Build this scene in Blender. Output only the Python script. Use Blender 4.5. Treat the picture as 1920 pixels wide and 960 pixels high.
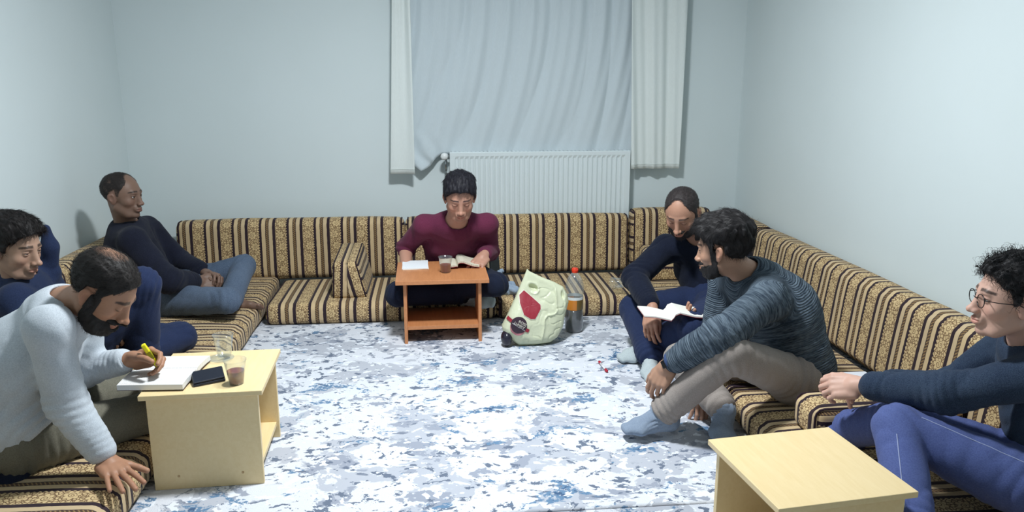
import bpy, bmesh, math, random
import numpy as np
from mathutils import Vector, Matrix
SC = bpy.context.scene
for _o in list(bpy.data.objects): bpy.data.objects.remove(_o)
COL = SC.collection
random.seed(7); RNG = np.random.default_rng(7)

# ---------------------------------------------------------------- camera, world, lights, exposure
CAM_H = 1.38; FPX = 1480.0
PITCH = math.atan(342/FPX); YAW = math.atan(149*math.cos(PITCH)/FPX)
FW = np.array([math.sin(YAW)*math.cos(PITCH), math.cos(YAW)*math.cos(PITCH), -math.sin(PITCH)])
RT = np.array([math.cos(YAW), -math.sin(YAW), 0.0]); UPV = np.cross(RT, FW)
cd = bpy.data.cameras.new('camera'); cam = bpy.data.objects.new('camera', cd); COL.objects.link(cam)
cam.matrix_world = Matrix(((RT[0], UPV[0], -FW[0], 0), (RT[1], UPV[1], -FW[1], 0), (RT[2], UPV[2], -FW[2], CAM_H), (0, 0, 0, 1)))
cd.sensor_fit = 'HORIZONTAL'; cd.sensor_width = 36.0; cd.lens = 36.0*FPX/1920.0; cd.clip_start = 0.05
SC.camera = cam
w = bpy.data.worlds.new('world'); SC.world = w; w.use_nodes = True
w.node_tree.nodes['Background'].inputs[0].default_value = (0.75, 0.85, 0.95, 1); w.node_tree.nodes['Background'].inputs[1].default_value = 0.0
def area(name, loc, size, power, col, rot=(0, 0, 0), shape='DISK'):
    l = bpy.data.lights.new(name, 'AREA'); l.shape = shape; l.size = size; l.energy = power; l.color = col
    o = bpy.data.objects.new(name, l); o.location = loc; o.rotation_euler = rot; COL.objects.link(o); return o
LAMP = (0.12, 2.75, 2.48)
area('lamp_light', LAMP, 0.30, 62, (0.94, 0.99, 1.02))
SC.view_settings.view_transform = 'Standard'; SC.view_settings.look = 'None'
SC.view_settings.gamma = 1.0; SC.view_settings.use_curve_mapping = False
SC.view_settings.exposure = 0.40

# ---------------------------------------------------------------- helpers
def lin(r, g, b):
    f = lambda c: (c/255/12.92) if c/255 <= 0.04045 else ((c/255+0.055)/1.055)**2.4
    return (f(r), f(g), f(b), 1.0)
def tag(o, label=None, cat=None, group=None, kind=None):
    if label: o['label'] = label
    if cat: o['category'] = cat
    if group: o['group'] = group
    if kind: o['kind'] = kind
    return o
def thing(name, label, cat, loc=(0, 0, 0), rz=0.0, group=None):
    o = bpy.data.objects.new(name, None); o.empty_display_size = 0.05; COL.objects.link(o)
    o.location = loc; o.rotation_euler = (0, 0, rz); return tag(o, label, cat, group)
def link(name, me, mat, parent=None, loc=None, rot=None):
    o = bpy.data.objects.new(name, me); COL.objects.link(o)
    if mat is not None:
        for m in (mat if isinstance(mat, (list, tuple)) else [mat]): me.materials.append(m)
    if parent is not None: o.parent = parent
    if loc is not None: o.location = loc
    if rot is not None: o.rotation_euler = rot
    return o
def mk(name, V, Fc, smooth=True, uv=None, col=None, along=None):
    me = bpy.data.meshes.new(name)
    V = np.asarray(V, float); me.from_pydata(V.tolist(), [], [tuple(f) for f in (Fc.tolist() if hasattr(Fc, 'tolist') else Fc)])
    me.polygons.foreach_set('use_smooth', [smooth]*len(me.polygons))
    if col is not None:
        a = me.attributes.new('Col', 'FLOAT_COLOR', 'POINT'); c = np.ones((len(V), 4), np.float32); c[:, :3] = col; a.data.foreach_set('color', c.ravel())
    if along is not None:
        a = me.attributes.new('along', 'FLOAT', 'POINT'); a.data.foreach_set('value', np.asarray(along, np.float32))
    if uv is not None:
        l = me.uv_layers.new(name='UVMap'); li = np.empty(len(me.loops), np.int32); me.loops.foreach_get('vertex_index', li)
        l.data.foreach_set('uv', np.asarray(uv, np.float32)[li].ravel())
    me.update(); return me
class MB:
    """collects simple shapes and links them as ONE mesh object"""
    def __init__(s): s.V = []; s.F = []
    def add(s, V, Fc):
        n = len(s.V); s.V += [tuple(v) for v in V]; s.F += [tuple(i+n for i in f) for f in Fc]; return s
    def box(s, lo, hi, R=None, o=(0, 0, 0)):
        V = [(x, y, z) for x in (lo[0], hi[0]) for y in (lo[1], hi[1]) for z in (lo[2], hi[2])]
        if R is not None: V = [tuple(np.array(o)+R@(np.array(v)-np.array(o))) for v in V]
        return s.add(V, [(0, 1, 3, 2), (4, 6, 7, 5), (0, 4, 5, 1), (2, 3, 7, 6), (0, 2, 6, 4), (1, 5, 7, 3)])
    def tube(s, pts, r, n=8, cap=True):
        pts = [np.array(p, float) for p in pts]; rs = r if hasattr(r, '__len__') else [r]*len(pts)
        V = []; Fc = []; ref = None
        for i, p in enumerate(pts):
            t = pts[min(i+1, len(pts)-1)]-pts[max(i-1, 0)]; t = t/(np.linalg.norm(t)+1e-12)
            if ref is None: ref = np.array([0, 0, 1.]) if abs(t[2]) < .9 else np.array([1., 0, 0])
            a = np.cross(t, ref); a /= np.linalg.norm(a)+1e-12; b = np.cross(t, a); ref = -b if False else ref
            for k in range(n):
                q = 2*math.pi*k/n; V.append(p+rs[i]*(math.cos(q)*a+math.sin(q)*b))
        m = len(pts)
        for i in range(m-1):
            for k in range(n): Fc.append((i*n+k, i*n+(k+1) % n, (i+1)*n+(k+1) % n, (i+1)*n+k))
        if cap: Fc.append(tuple(range(n))[::-1]); Fc.append(tuple((m-1)*n+k for k in range(n)))
        return s.add(V, Fc)
    def lathe(s, prof, n=24, c=(0, 0, 0), closed=False):
        V = []; Fc = []
        for r, z in prof:
            for k in range(n): q = 2*math.pi*k/n; V.append((c[0]+r*math.cos(q), c[1]+r*math.sin(q), c[2]+z))
        m = len(prof)
        for i in range(m-1 if not closed else m):
            j = (i+1) % m
            for k in range(n): Fc.append((i*n+k, i*n+(k+1) % n, j*n+(k+1) % n, j*n+k))
        return s.add(V, Fc)
    def build(s, name, mat, parent=None, smooth=False, bevel=0, loc=None, rot=None, seg=2):
        me = mk(name, s.V, s.F, smooth)
        bm = bmesh.new(); bm.from_mesh(me); bmesh.ops.recalc_face_normals(bm, faces=bm.faces); bm.to_mesh(me); bm.free()
        o = link(name, me, mat, parent, loc, rot)
        if bevel: b = o.modifiers.new('bevel', 'BEVEL'); b.width = bevel; b.segments = seg; b.limit_method = 'ANGLE'; b.angle_limit = 0.7
        return o

# ---------------------------------------------------------------- noise
def _h(i, j, k, s):
    n = (i.astype(np.int64)*374761393+j.astype(np.int64)*668265263+k.astype(np.int64)*2147483647+s*1274126177) & 0xffffffff
    n = ((n ^ (n >> 13))*1274126177) & 0xffffffff
    n = (n ^ (n >> 16)) & 0xffff
    return n.astype(np.float32)/32767.5-1
def noise(P, sc=1.0, seed=0):
    P = np.asarray(P, np.float32)*sc; I = np.floor(P); f = P-I; f = f*f*(3-2*f); I = I.astype(np.int64)
    i, j, k = I[:, 0], I[:, 1], I[:, 2]; u, v, w_ = f[:, 0], f[:, 1], f[:, 2]; r = 0
    for a in (0, 1):
        for b in (0, 1):
            for c in (0, 1):
                r = r+_h(i+a, j+b, k+c, seed)*(u if a else 1-u)*(v if b else 1-v)*(w_ if c else 1-w_)
    return r
# ---------------------------------------------------------------- implicit surfaces
def smin(a, b, k):
    h = np.clip(0.5+0.5*(b-a)/k, 0, 1); return b*(1-h)+a*h-k*h*(1-h)
def nrm(v): v = np.asarray(v, float); return v/(np.linalg.norm(v)+1e-12)
class Field:
    def __init__(s): s.e = []; s.post = []
    def _add(s, fn, lo, hi, k, op, al=None): s.e.append((fn, np.asarray(lo, np.float32), np.asarray(hi, np.float32), k, op, al)); return s
    def cap(s, a, b, ra, rb, k=.02, op='u', al=None):
        a = np.array(a, np.float32); b = np.array(b, np.float32); ba = b-a; L2 = float(ba@ba)+1e-12; m = max(ra, rb)
        def fn(P):
            t = np.clip(((P-a)@ba)/L2, 0, 1); return np.linalg.norm(P-a-t[:, None]*ba, axis=1)-(ra+(rb-ra)*t)
        al2 = None
        if al is not None:
            def al2(P): return al+((P-a)@ba)/math.sqrt(L2)
        return s._add(fn, np.minimum(a, b)-m, np.maximum(a, b)+m, k, op, al2)
    def chain(s, pts, rs, k=.02, k1=None):
        for i in range(len(pts)-1): s.cap(pts[i], pts[i+1], rs[i], rs[i+1], k if (i or k1 is None) else k1)
        return s
    def ecap(s, a, b, side, A, B, k=.03, op='u', al=None):
        a = np.array(a, np.float32); b = np.array(b, np.float32); ba = b-a; L = np.linalg.norm(ba)+1e-9; w_ = ba/L
        u = np.asarray(side, float); u = u-(u@w_)*w_; u = nrm(u).astype(np.float32); v = np.cross(w_, u).astype(np.float32); m = max(A+B)
        def fn(P):
            q = P-a; t = np.clip((q@w_)/L, 0, 1); q = q-t[:, None]*ba
            rs = A[0]+(B[0]-A[0])*t; rf = A[1]+(B[1]-A[1])*t; rm = np.minimum(rs, rf)
            return (np.sqrt(((q@u)/rs)**2+((q@v)/rf)**2+((q@w_)/rm)**2)-1)*rm
        al2 = None
        if al is not None:
            def al2(P): return al+((P-a)@w_)
        return s._add(fn, np.minimum(a, b)-m, np.maximum(a, b)+m, k, op, al2)
    def ell(s, c, r, M=None, k=.02, op='u'):
        c = np.array(c, np.float32); r = np.array(r, np.float32); m = float(r.max()); rm = float(r.min()); M = None if M is None else np.array(M, np.float32)
        def fn(P):
            q = P-c
            if M is not None: q = q@M
            kk = np.linalg.norm(q/r, axis=1); g = np.linalg.norm(q/(r*r), axis=1)+1e-6
            return np.where(kk < .4, (kk-1)*rm, kk*(kk-1)/g)
        return s._add(fn, c-m, c+m, k, op)
    def clip(s, pt, n, k=.003):       # keeps the side the normal points away from
        pt = np.array(pt, np.float32); n = nrm(n).astype(np.float32)
        return s._add(lambda P: (P-pt)@n, None if 0 else [-99]*3, [99]*3, k, 'i')
    def __call__(s, P):
        P = np.asarray(P, np.float32); d = np.full(len(P), 10., np.float32)
        for fn, lo, hi, k, op, al in s.e:
            if op == 'i': d = -smin(-d, -fn(P), k); continue
            m = np.all((P > lo-.055) & (P < hi+.055), axis=1); ix = np.nonzero(m)[0]
            if not len(ix): continue
            dd = fn(P[ix]); c = d[ix]
            d[ix] = smin(c, dd, k) if op == 'u' else -smin(-c, dd, k)
        near = np.nonzero(np.abs(d) < .06)[0]
        if len(near):
            Q = P[near]; a = 0
            for g in s.post: a = a+g(Q)
            d[near] = d[near]+a
        return d
    def along(s, P):
        W = 0; S = 0
        for fn, lo, hi, k, op, al in s.e:
            if al is None: continue
            wt = np.exp(-np.clip(fn(P), -.2, .5)/.012); W = W+wt; S = S+wt*al(P)
        return S/(W+1e-9)
    def bounds(s):
        L = [e for e in s.e if e[4] == 'u']; return np.min([e[1] for e in L], 0)-.02, np.max([e[2] for e in L], 0)+.02
def polygonize(field, h, lo=None, hi=None):
    if lo is None: lo, hi = field.bounds()
    lo = np.array(lo, np.float32); hi = np.array(hi, np.float32); nb = np.ceil((hi-lo)/(4*h)).astype(int)
    ax = [lo[i]+np.arange(nb[i]+1, dtype=np.float32)*4*h for i in range(3)]
    G = np.stack(np.meshgrid(*ax, indexing='ij'), -1).reshape(-1, 3); Dc = field(G).reshape(nb+1)
    mn = None
    for a in (0, 1):
        for b in (0, 1):
            for c in (0, 1):
                x = np.abs(Dc[a:nb[0]+a, b:nb[1]+b, c:nb[2]+c]); mn = x if mn is None else np.minimum(mn, x)
    act = mn < 4.6*h+.004
    n = nb*4+1
    M = np.zeros(n, bool); M[:-1, :-1, :-1] = act.repeat(4, 0).repeat(4, 1).repeat(4, 2)
    M[1:] |= M[:-1]; M[:, 1:] |= M[:, :-1]; M[:, :, 1:] |= M[:, :, :-1]
    ii = [np.minimum((np.arange(n[i])+2)//4, nb[i]) for i in range(3)]
    D = Dc[np.ix_(*ii)].copy()
    I = np.argwhere(M); D[M] = field(lo+I.astype(np.float32)*h)
    S = D < 0; c = np.zeros(n-1, np.uint8)
    for a in (0, 1):
        for b in (0, 1):
            for d in (0, 1): c += S[a:n[0]-1+a, b:n[1]-1+b, d:n[2]-1+d]
    A = (c > 0) & (c < 8); C_ = np.argwhere(A); idx = np.full(n-1, -1, np.int64); idx[A] = np.arange(len(C_))
    offs = [(a, b, d) for a in (0, 1) for b in (0, 1) for d in (0, 1)]
    val = np.stack([D[C_[:, 0]+o[0], C_[:, 1]+o[1], C_[:, 2]+o[2]] for o in offs], 1)
    acc = np.zeros((len(C_), 3), np.float32); cnt = np.zeros(len(C_), np.float32)
    for p in range(8):
        for q in range(p+1, 8):
            if sum(abs(offs[p][i]-offs[q][i]) for i in range(3)) != 1: continue
            d0 = val[:, p]; d1 = val[:, q]; m = (d0 < 0) != (d1 < 0); t = np.where(m, d0/np.where(m, d0-d1, 1), 0)[:, None]
            pt = np.array(offs[p], np.float32)*(1-t)+np.array(offs[q], np.float32)*t
            acc += np.where(m[:, None], pt, 0); cnt += m
    V = lo+(C_+acc/cnt[:, None])*h
    Q = []
    for axs in range(3):
        u, v = [(1, 2), (2, 0), (0, 1)][axs]
        s0 = [slice(0, n[0]), slice(0, n[1]), slice(0, n[2])]; s1 = list(s0); s0[axs] = slice(0, n[axs]-1); s1[axs] = slice(1, n[axs])
        ch = np.argwhere(S[tuple(s0)] != S[tuple(s1)]); ok = (ch[:, u] > 0) & (ch[:, v] > 0) & (ch[:, u] < n[u]-1) & (ch[:, v] < n[v]-1); ch = ch[ok]
        if not len(ch): continue
        du = np.zeros(3, int); du[u] = 1; dv = np.zeros(3, int); dv[v] = 1
        g = lambda X: idx[X[:, 0], X[:, 1], X[:, 2]]
        q = np.stack([g(ch-du-dv), g(ch-dv), g(ch), g(ch-du)], 1)
        ins = S[ch[:, 0], ch[:, 1], ch[:, 2]]; q[~ins] = q[~ins][:, ::-1]; Q.append(q)
    Q = np.concatenate(Q); Q = Q[(Q >= 0).all(1)]
    e = h*.4; g0 = field(V); gr = np.stack([field(V+np.eye(3, dtype=np.float32)[i]*e)-g0 for i in range(3)], 1)/e
    L = np.linalg.norm(gr, axis=1)+1e-6; V = V-gr*(np.clip(g0/(L*L), -h*.6, h*.6))[:, None]
    return V, Q, gr/L[:, None]
def folds(spec, base=.0025, sc=16, seed=3):
    spec = [(np.array(p, np.float32), nrm(a).astype(np.float32), R, am, lam) for p, a, R, am, lam in spec]
    def g(P):
        n1 = noise(P, sc*.55, seed); r = base*noise(P, sc, seed+1)+base*.5*noise(P, sc*2.2, seed+2)
        nn = noise(P*np.array([1, 1, .55], np.float32), sc*.42, seed+5)+.35*n1; r = r+base*2.0*np.exp(-np.abs(nn)*7)
        for p, a, R, am, lam in spec:
            q = P-p; e = np.exp(-(q*q).sum(1)/(R*R)); m = e > .02
            if not m.any(): continue
            ph = (q[m]@a)/lam+1.1*n1[m]; r[m] -= 1.6*am*e[m]*(np.abs(np.sin(math.pi*ph))-.5)*(1+.5*n1[m])
        return r
    return g
# ---------------------------------------------------------------- materials
class NT:
    def __init__(s, name):
        s.m = bpy.data.materials.new(name); s.m.use_nodes = True; s.t = s.m.node_tree; s.b = s.t.nodes['Principled BSDF']
    def n(s, ty, **kw):
        nd = s.t.nodes.new(ty)
        for k, v in kw.items(): setattr(nd, k, v)
        return nd
    def l(s, a, b): s.t.links.new(a, b)
    def put(s, sock, v):
        if hasattr(v, 'is_output') or isinstance(v, bpy.types.NodeSocket): s.l(v, sock)
        else: sock.default_value = v
    def math(s, op, a, b=0.0, c=None):
        nd = s.n('ShaderNodeMath', operation=op); s.put(nd.inputs[0], a); s.put(nd.inputs[1], b)
        if c is not None: s.put(nd.inputs[2], c)
        return nd.outputs[0]
    def mix(s, f, a, b):
        nd = s.n('ShaderNodeMix', data_type='RGBA'); s.put(nd.inputs[0], f); s.put(nd.inputs[6], a); s.put(nd.inputs[7], b); return nd.outputs[2]
    def noise(s, vec, sc, det=3, rough=.5, out=0, dist=0):
        nd = s.n('ShaderNodeTexNoise'); s.put(nd.inputs['Vector'], vec); nd.inputs['Scale'].default_value = sc; nd.inputs['Detail'].default_value = det
        nd.inputs['Roughness'].default_value = rough; nd.inputs['Distortion'].default_value = dist; return nd.outputs[out]
    def mapping(s, vec, scale=(1, 1, 1), rot=(0, 0, 0), loc=(0, 0, 0)):
        nd = s.n('ShaderNodeMapping'); s.l(vec, nd.inputs[0]); nd.inputs['Scale'].default_value = scale; nd.inputs['Rotation'].default_value = rot; nd.inputs['Location'].default_value = loc; return nd.outputs[0]
    def ramp(s, f, lo, hi):
        nd = s.n('ShaderNodeMapRange', interpolation_type='SMOOTHSTEP'); s.put(nd.inputs[0], f); nd.inputs[1].default_value = lo; nd.inputs[2].default_value = hi; return nd.outputs[0]
    def bump(s, h, st=.3, d=.002):
        nd = s.n('ShaderNodeBump'); nd.inputs['Strength'].default_value = st; nd.inputs['Distance'].default_value = d; s.l(h, nd.inputs['Height']); s.l(nd.outputs[0], s.b.inputs['Normal'])
    def pos(s): return s.n('ShaderNodeNewGeometry').outputs['Position']
    def obj(s): return s.n('ShaderNodeTexCoord').outputs['Object']
    def uv(s): return s.n('ShaderNodeTexCoord').outputs['UV']
    def attr(s, name, out=0): return s.n('ShaderNodeAttribute', attribute_name=name).outputs[out]
def plain(name, rgb, rough=.5, metal=0, spec=.5, alpha=None):
    s = NT(name); s.b.inputs['Base Color'].default_value = lin(*rgb); s.b.inputs['Roughness'].default_value = rough
    s.b.inputs['Metallic'].default_value = metal; s.b.inputs['Specular IOR Level'].default_value = spec; return s.m
def fabric(name, rgb, rgb2=None, sc=260, st=.35, rough=.95, big=6):
    s = NT(name); o = s.obj(); n1 = s.noise(o, sc, 2); n2 = s.noise(o, big, 3)
    f = s.math('ADD', s.math('MULTIPLY', n1, .6), s.math('MULTIPLY', n2, .4)); rgb2 = rgb2 or tuple(min(255, c*1.18+4) for c in rgb)
    s.l(s.mix(s.ramp(f, .35, .65), lin(*rgb), lin(*rgb2)), s.b.inputs['Base Color']); s.b.inputs['Roughness'].default_value = rough
    s.b.inputs['Specular IOR Level'].default_value = .15; s.b.inputs['Sheen Weight'].default_value = .06; s.bump(n1, st, .0015); return s.m
def wall_mat(name='painted_plaster'):
    s = NT(name); p = s.pos(); n = s.noise(p, 2.2, 3); n2 = s.noise(p, 120, 3)
    s.l(s.mix(n, lin(216, 227, 228), lin(222, 232, 234)), s.b.inputs['Base Color']); s.b.inputs['Roughness'].default_value = .6
    s.b.inputs['Specular IOR Level'].default_value = .25; s.bump(n2, .12, .001); return s.m
def wood(name, c1, c2, rough=.42):
    s = NT(name); o = s.obj(); m = s.mapping(o, (14, 1.6, 14)); n = s.noise(m, 5, 5, .6, dist=.6); n2 = s.noise(s.mapping(o, (60, 4, 60)), 8, 3)
    f = s.math('ADD', s.math('MULTIPLY', n, .7), s.math('MULTIPLY', n2, .3))
    s.l(s.mix(s.ramp(f, .3, .7), lin(*c1), lin(*c2)), s.b.inputs['Base Color']); s.b.inputs['Roughness'].default_value = rough; return s.m
def stripe_mat(name='striped_upholstery', period=.167):
    s = NT(name); sp = s.n('ShaderNodeSeparateXYZ'); s.l(s.uv(), sp.inputs[0]); u, v = sp.outputs[0], sp.outputs[1]
    jit = s.noise(s.uv(), 40, 2); u2 = s.math('ADD', u, s.math('MULTIPLY', s.math('SUBTRACT', jit, .5), .004))
    t = s.math('FRACT', s.math('DIVIDE', u2, period))
    tan = lin(209, 184, 144); tan2 = lin(203, 180, 144); dark = lin(40, 29, 42); flor = lin(214, 188, 142); lineC = lin(120, 94, 68); brown = lin(84, 66, 54)
    lt = lambda x, e: s.math('LESS_THAN', x, e); 
    scal = s.math('MULTIPLY', s.math('SINE', s.math('MULTIPLY', v, 2*math.pi/.017)), .014)
    f1 = lt(t, s.math('ADD', scal, .40))                    # floral band
    # floral motif: a scroll in a lobed leaf, mirrored from one to the next
    a = s.math('MULTIPLY', s.math('SUBTRACT', t, .20), 5.0); CELL = .072
    cellf = s.math('FRACT', s.math('DIVIDE', v, CELL)); sg = s.math('SIGN', s.math('SINE', s.math('MULTIPLY', v, math.pi/CELL)))
    nz = s.noise(s.uv(), 90, 2); x_ = s.math('ADD', s.math('SUBTRACT', s.math('MULTIPLY', a, .0334), s.math('MULTIPLY', sg, .007)), s.math('MULTIPLY', s.math('SUBTRACT', nz, .5), .006))
    y_ = s.math('MULTIPLY', s.math('SUBTRACT', cellf, .5), CELL); r_ = s.math('SQRT', s.math('ADD', s.math('MULTIPLY', x_, x_), s.math('MULTIPLY', y_, y_)))
    th_ = s.math('ARCTAN2', y_, s.math('MULTIPLY', x_, sg)); sp_ = s.math('FRACT', s.math('SUBTRACT', s.math('DIVIDE', r_, .0085), s.math('DIVIDE', th_, 2*math.pi)))
    cur = s.math('MULTIPLY', lt(s.math('ABSOLUTE', s.math('SUBTRACT', sp_, .5)), .17), lt(r_, .0150))
    R_ = s.math('ADD', .0185, s.math('MULTIPLY', s.math('ABSOLUTE', s.math('SINE', s.math('MULTIPLY', th_, 3.5))), .0095)); lobe = lt(s.math('ABSOLUTE', s.math('SUBTRACT', r_, R_)), .0017)
    vo = s.n('ShaderNodeTexVoronoi', feature='DISTANCE_TO_EDGE', voronoi_dimensions='2D'); s.l(s.uv(), vo.inputs['Vector']); vo.inputs['Scale'].default_value = 75
    gap = s.math('MULTIPLY', s.math('GREATER_THAN', r_, R_), lt(vo.outputs['Distance'], .12)); spoke = s.math('MULTIPLY', lt(s.math('ABSOLUTE', s.math('SINE', s.math('MULTIPLY', th_, 3.5))), .16), s.math('GREATER_THAN', r_, .0165))
    edge = s.math('GREATER_THAN', s.math('ABSOLUTE', a), .96)
    mot = s.math('MAXIMUM', s.math('MAXIMUM', s.math('MAXIMUM', lobe, cur), gap), spoke); mot = s.math('MULTIPLY', mot, s.math('SUBTRACT', 1.0, edge))
    florc = s.mix(mot, flor, lineC)
    # narrow brown patterned band
    zz = s.math('SINE', s.math('ADD', s.math('MULTIPLY', v, 2*math.pi/.013), s.math('MULTIPLY', t, 60)))
    brc = s.mix(s.math('GREATER_THAN', zz, .35), brown, lin(150, 122, 82))
    brc = s.mix(lt(s.math('ABSOLUTE', s.math('SUBTRACT', t, .69)), .045), dark, brc)
    c = s.mix(lt(t, .89), dark, tan2); c = s.mix(lt(t, .755), c, brc); c = s.mix(lt(t, .63), c, tan); c = s.mix(lt(t, .495), c, dark); c = s.mix(f1, c, florc)
    fine = s.noise(s.uv(), 600, 1); c = s.mix(s.math('MULTIPLY', fine, .14), c, lin(120, 100, 78))
    s.l(c, s.b.inputs['Base Color']); s.b.inputs['Roughness'].default_value = .92; s.b.inputs['Specular IOR Level'].default_value = .15; s.b.inputs['Sheen Weight'].default_value = .08
    h = s.math('SUBTRACT', s.math('MULTIPLY', fine, .3), s.math('MULTIPLY', mot, f1)); s.bump(h, .5, .0012); return s.m
def carpet_mat(name='patterned_carpet'):
    s = NT(name); p = s.pos()
    wn = s.noise(p, 5, 2, out=1); sc_ = s.n('ShaderNodeVectorMath', operation='SCALE'); s.l(wn, sc_.inputs[0]); sc_.inputs[3].default_value = .12
    ad = s.n('ShaderNodeVectorMath', operation='ADD'); s.l(p, ad.inputs[0]); s.l(sc_.outputs[0], ad.inputs[1]); q = ad.outputs[0]
    A = s.noise(s.mapping(q, (1, 1.25, 1), (0, 0, .25)), 3.6, 5, .6)
    B = s.noise(s.mapping(q, (1, 1.35, 1), (0, 0, -.2), (3, 7, 0)), 5.5, 5, .64)
    C_ = s.noise(s.mapping(q, (1, 1.4, 1), (0, 0, .1), (9, 1, 0)), 20, 4, .62)
    D = s.noise(s.mapping(q, (1, 1.5, 1), (0, 0, .15), (5, 5, 0)), 5.0, 6, .7)
    E = s.noise(s.mapping(q, (1, 1.6, 1), (0, 0, 0), (1, 15, 0)), 3.0, 2, .5)
    c = s.mix(s.ramp(s.noise(p, 300, 1), .2, .8), lin(206, 210, 218), lin(224, 227, 235))
    c = s.mix(s.ramp(A, .52, .535), c, lin(182, 186, 196))
    c = s.mix(s.ramp(B, .575, .588), c, lin(154, 160, 174))
    cl = s.math('MULTIPLY', s.ramp(C_, .575, .592), s.ramp(E, .36, .46)); c = s.mix(cl, c, lin(108, 118, 136))
    bl = s.math('MULTIPLY', s.ramp(D, .585, .60), s.ramp(s.noise(p, 60, 2), .38, .5)); c = s.mix(bl, c, lin(104, 134, 164))
    b2 = s.ramp(D, .66, .67); c = s.mix(b2, c, lin(72, 96, 128))
    w2 = s.math('MULTIPLY', s.ramp(s.noise(s.mapping(q, (1, 1.3, 1), (0, 0, 0), (4, 4, 4)), 24, 3), .60, .62), .9); c = s.mix(w2, c, lin(232, 237, 246))
    s.l(c, s.b.inputs['Base Color']); s.b.inputs['Roughness'].default_value = .97; s.b.inputs['Specular IOR Level'].default_value = .1; s.bump(s.noise(p, 420, 2), .4, .002); return s.m
def skin_mat():
    s = NT('skin'); s.l(s.attr('Col', 0), s.b.inputs['Base Color']); s.b.inputs['Roughness'].default_value = .5; s.b.inputs['Specular IOR Level'].default_value = .35
    s.b.inputs['Subsurface Weight'].default_value = .06; s.b.inputs['Subsurface Radius'].default_value = (.01, .004, .002); s.b.inputs['Subsurface Scale'].default_value = .6
    s.bump(s.noise(s.obj(), 350, 2), .12, .001); return s.m
def hair_mat(name, rgb, rough=.6):
    s = NT(name); o = s.obj(); n = s.noise(o, 500, 2); a = s.attr('Col', 0); hl = s.n('ShaderNodeMix', data_type='RGBA', blend_type='ADD'); hl.inputs[0].default_value = 1; s.l(a, hl.inputs[6]); s.l(s.mix(n, lin(0, 0, 0), lin(26, 24, 24)), hl.inputs[7]); s.l(hl.outputs[2], s.b.inputs['Base Color'])
    s.b.inputs['Roughness'].default_value = rough; s.b.inputs['Specular IOR Level'].default_value = .3; return s.m
def clear_mat(name, rgb=(235, 240, 240), rough=.08, ior=1.2):
    s = NT(name); s.b.inputs['Base Color'].default_value = lin(*rgb); s.b.inputs['Transmission Weight'].default_value = 1; s.b.inputs['Roughness'].default_value = rough; s.b.inputs['IOR'].default_value = ior; return s.m
def eye_mat():
    s = NT('eyeball'); s.l(s.attr('Col', 0), s.b.inputs['Base Color']); s.b.inputs['Roughness'].default_value = .15; return s.m
def knit_mat():
    s = NT('marled_knit'); a = s.attr('along', 2); o = s.obj(); n = s.noise(o, 22, 3); n2 = s.noise(o, 170, 2)
    sx = s.n('ShaderNodeSeparateXYZ'); s.l(o, sx.inputs[0]); cx = s.n('ShaderNodeCombineXYZ'); s.l(s.math('MULTIPLY', a, 130), cx.inputs[0]); s.l(s.math('MULTIPLY', sx.outputs[0], 14), cx.inputs[1]); s.l(s.math('MULTIPLY', sx.outputs[2], 14), cx.inputs[2])
    st = s.noise(cx.outputs[0], 1.0, 3, .6); cx2 = s.n('ShaderNodeCombineXYZ'); s.l(s.math('MULTIPLY', a, 420), cx2.inputs[0]); s.l(s.math('MULTIPLY', sx.outputs[0], 60), cx2.inputs[1]); s.l(s.math('MULTIPLY', sx.outputs[2], 60), cx2.inputs[2]); st2 = s.noise(cx2.outputs[0], 1.0, 2)
    w2_ = s.math('SINE', s.math('MULTIPLY', s.math('ADD', a, s.math('MULTIPLY', n, .01)), 2*math.pi/.0085))
    f = s.math('ADD', s.math('MULTIPLY', st, .62), s.math('MULTIPLY', st2, .38))
    s.l(s.mix(s.ramp(f, .34, .68), lin(44, 55, 68), lin(106, 119, 131)), s.b.inputs['Base Color']); s.b.inputs['Roughness'].default_value = .95; s.b.inputs['Specular IOR Level'].default_value = .12
    s.bump(s.math('ADD', w2_, n2), .6, .0025); return s.m
MAT = {}
MAT['wall'] = wall_mat(); MAT['carpet'] = carpet_mat(); MAT['stripe'] = stripe_mat(); MAT['skin'] = skin_mat(); MAT['eye'] = eye_mat(); MAT['knit'] = knit_mat()
MAT['floor'] = plain('grey_laminate', (150, 145, 138), .5); MAT['ceil'] = plain('ceiling_paint', (228, 232, 232), .8)
MAT['beech'] = wood('beech_laminate', (232, 206, 154), (238, 214, 166)); MAT['orange'] = wood('alder_laminate', (186, 122, 78), (202, 137, 90))
MAT['edge'] = wood('beech_edging', (196, 160, 112), (206, 172, 122))
MAT['metal_white'] = plain('white_enamel', (222, 232, 234), .3); MAT['chrome'] = plain('chrome', (190, 192, 195), .2, 1)
MAT['piping'] = fabric('dark_piping', (38, 26, 34)); MAT['paper'] = plain('paper', (236, 234, 226), .8); MAT['paper_cream'] = plain('cream_paper', (214, 206, 182), .85)
MAT['black_leather'] = plain('navy_leather', (22, 27, 42), .38); MAT['black_rubber'] = plain('black_plastic', (20, 20, 24), .4)
MAT['clear'] = clear_mat('clear_plastic'); MAT['tea'] = clear_mat('tea', (120, 40, 22), .03, 1.33)
MAT['cola'] = plain('cola', (22, 12, 14), .08); MAT['red'] = plain('red_print', (150, 36, 52), .45)
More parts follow.
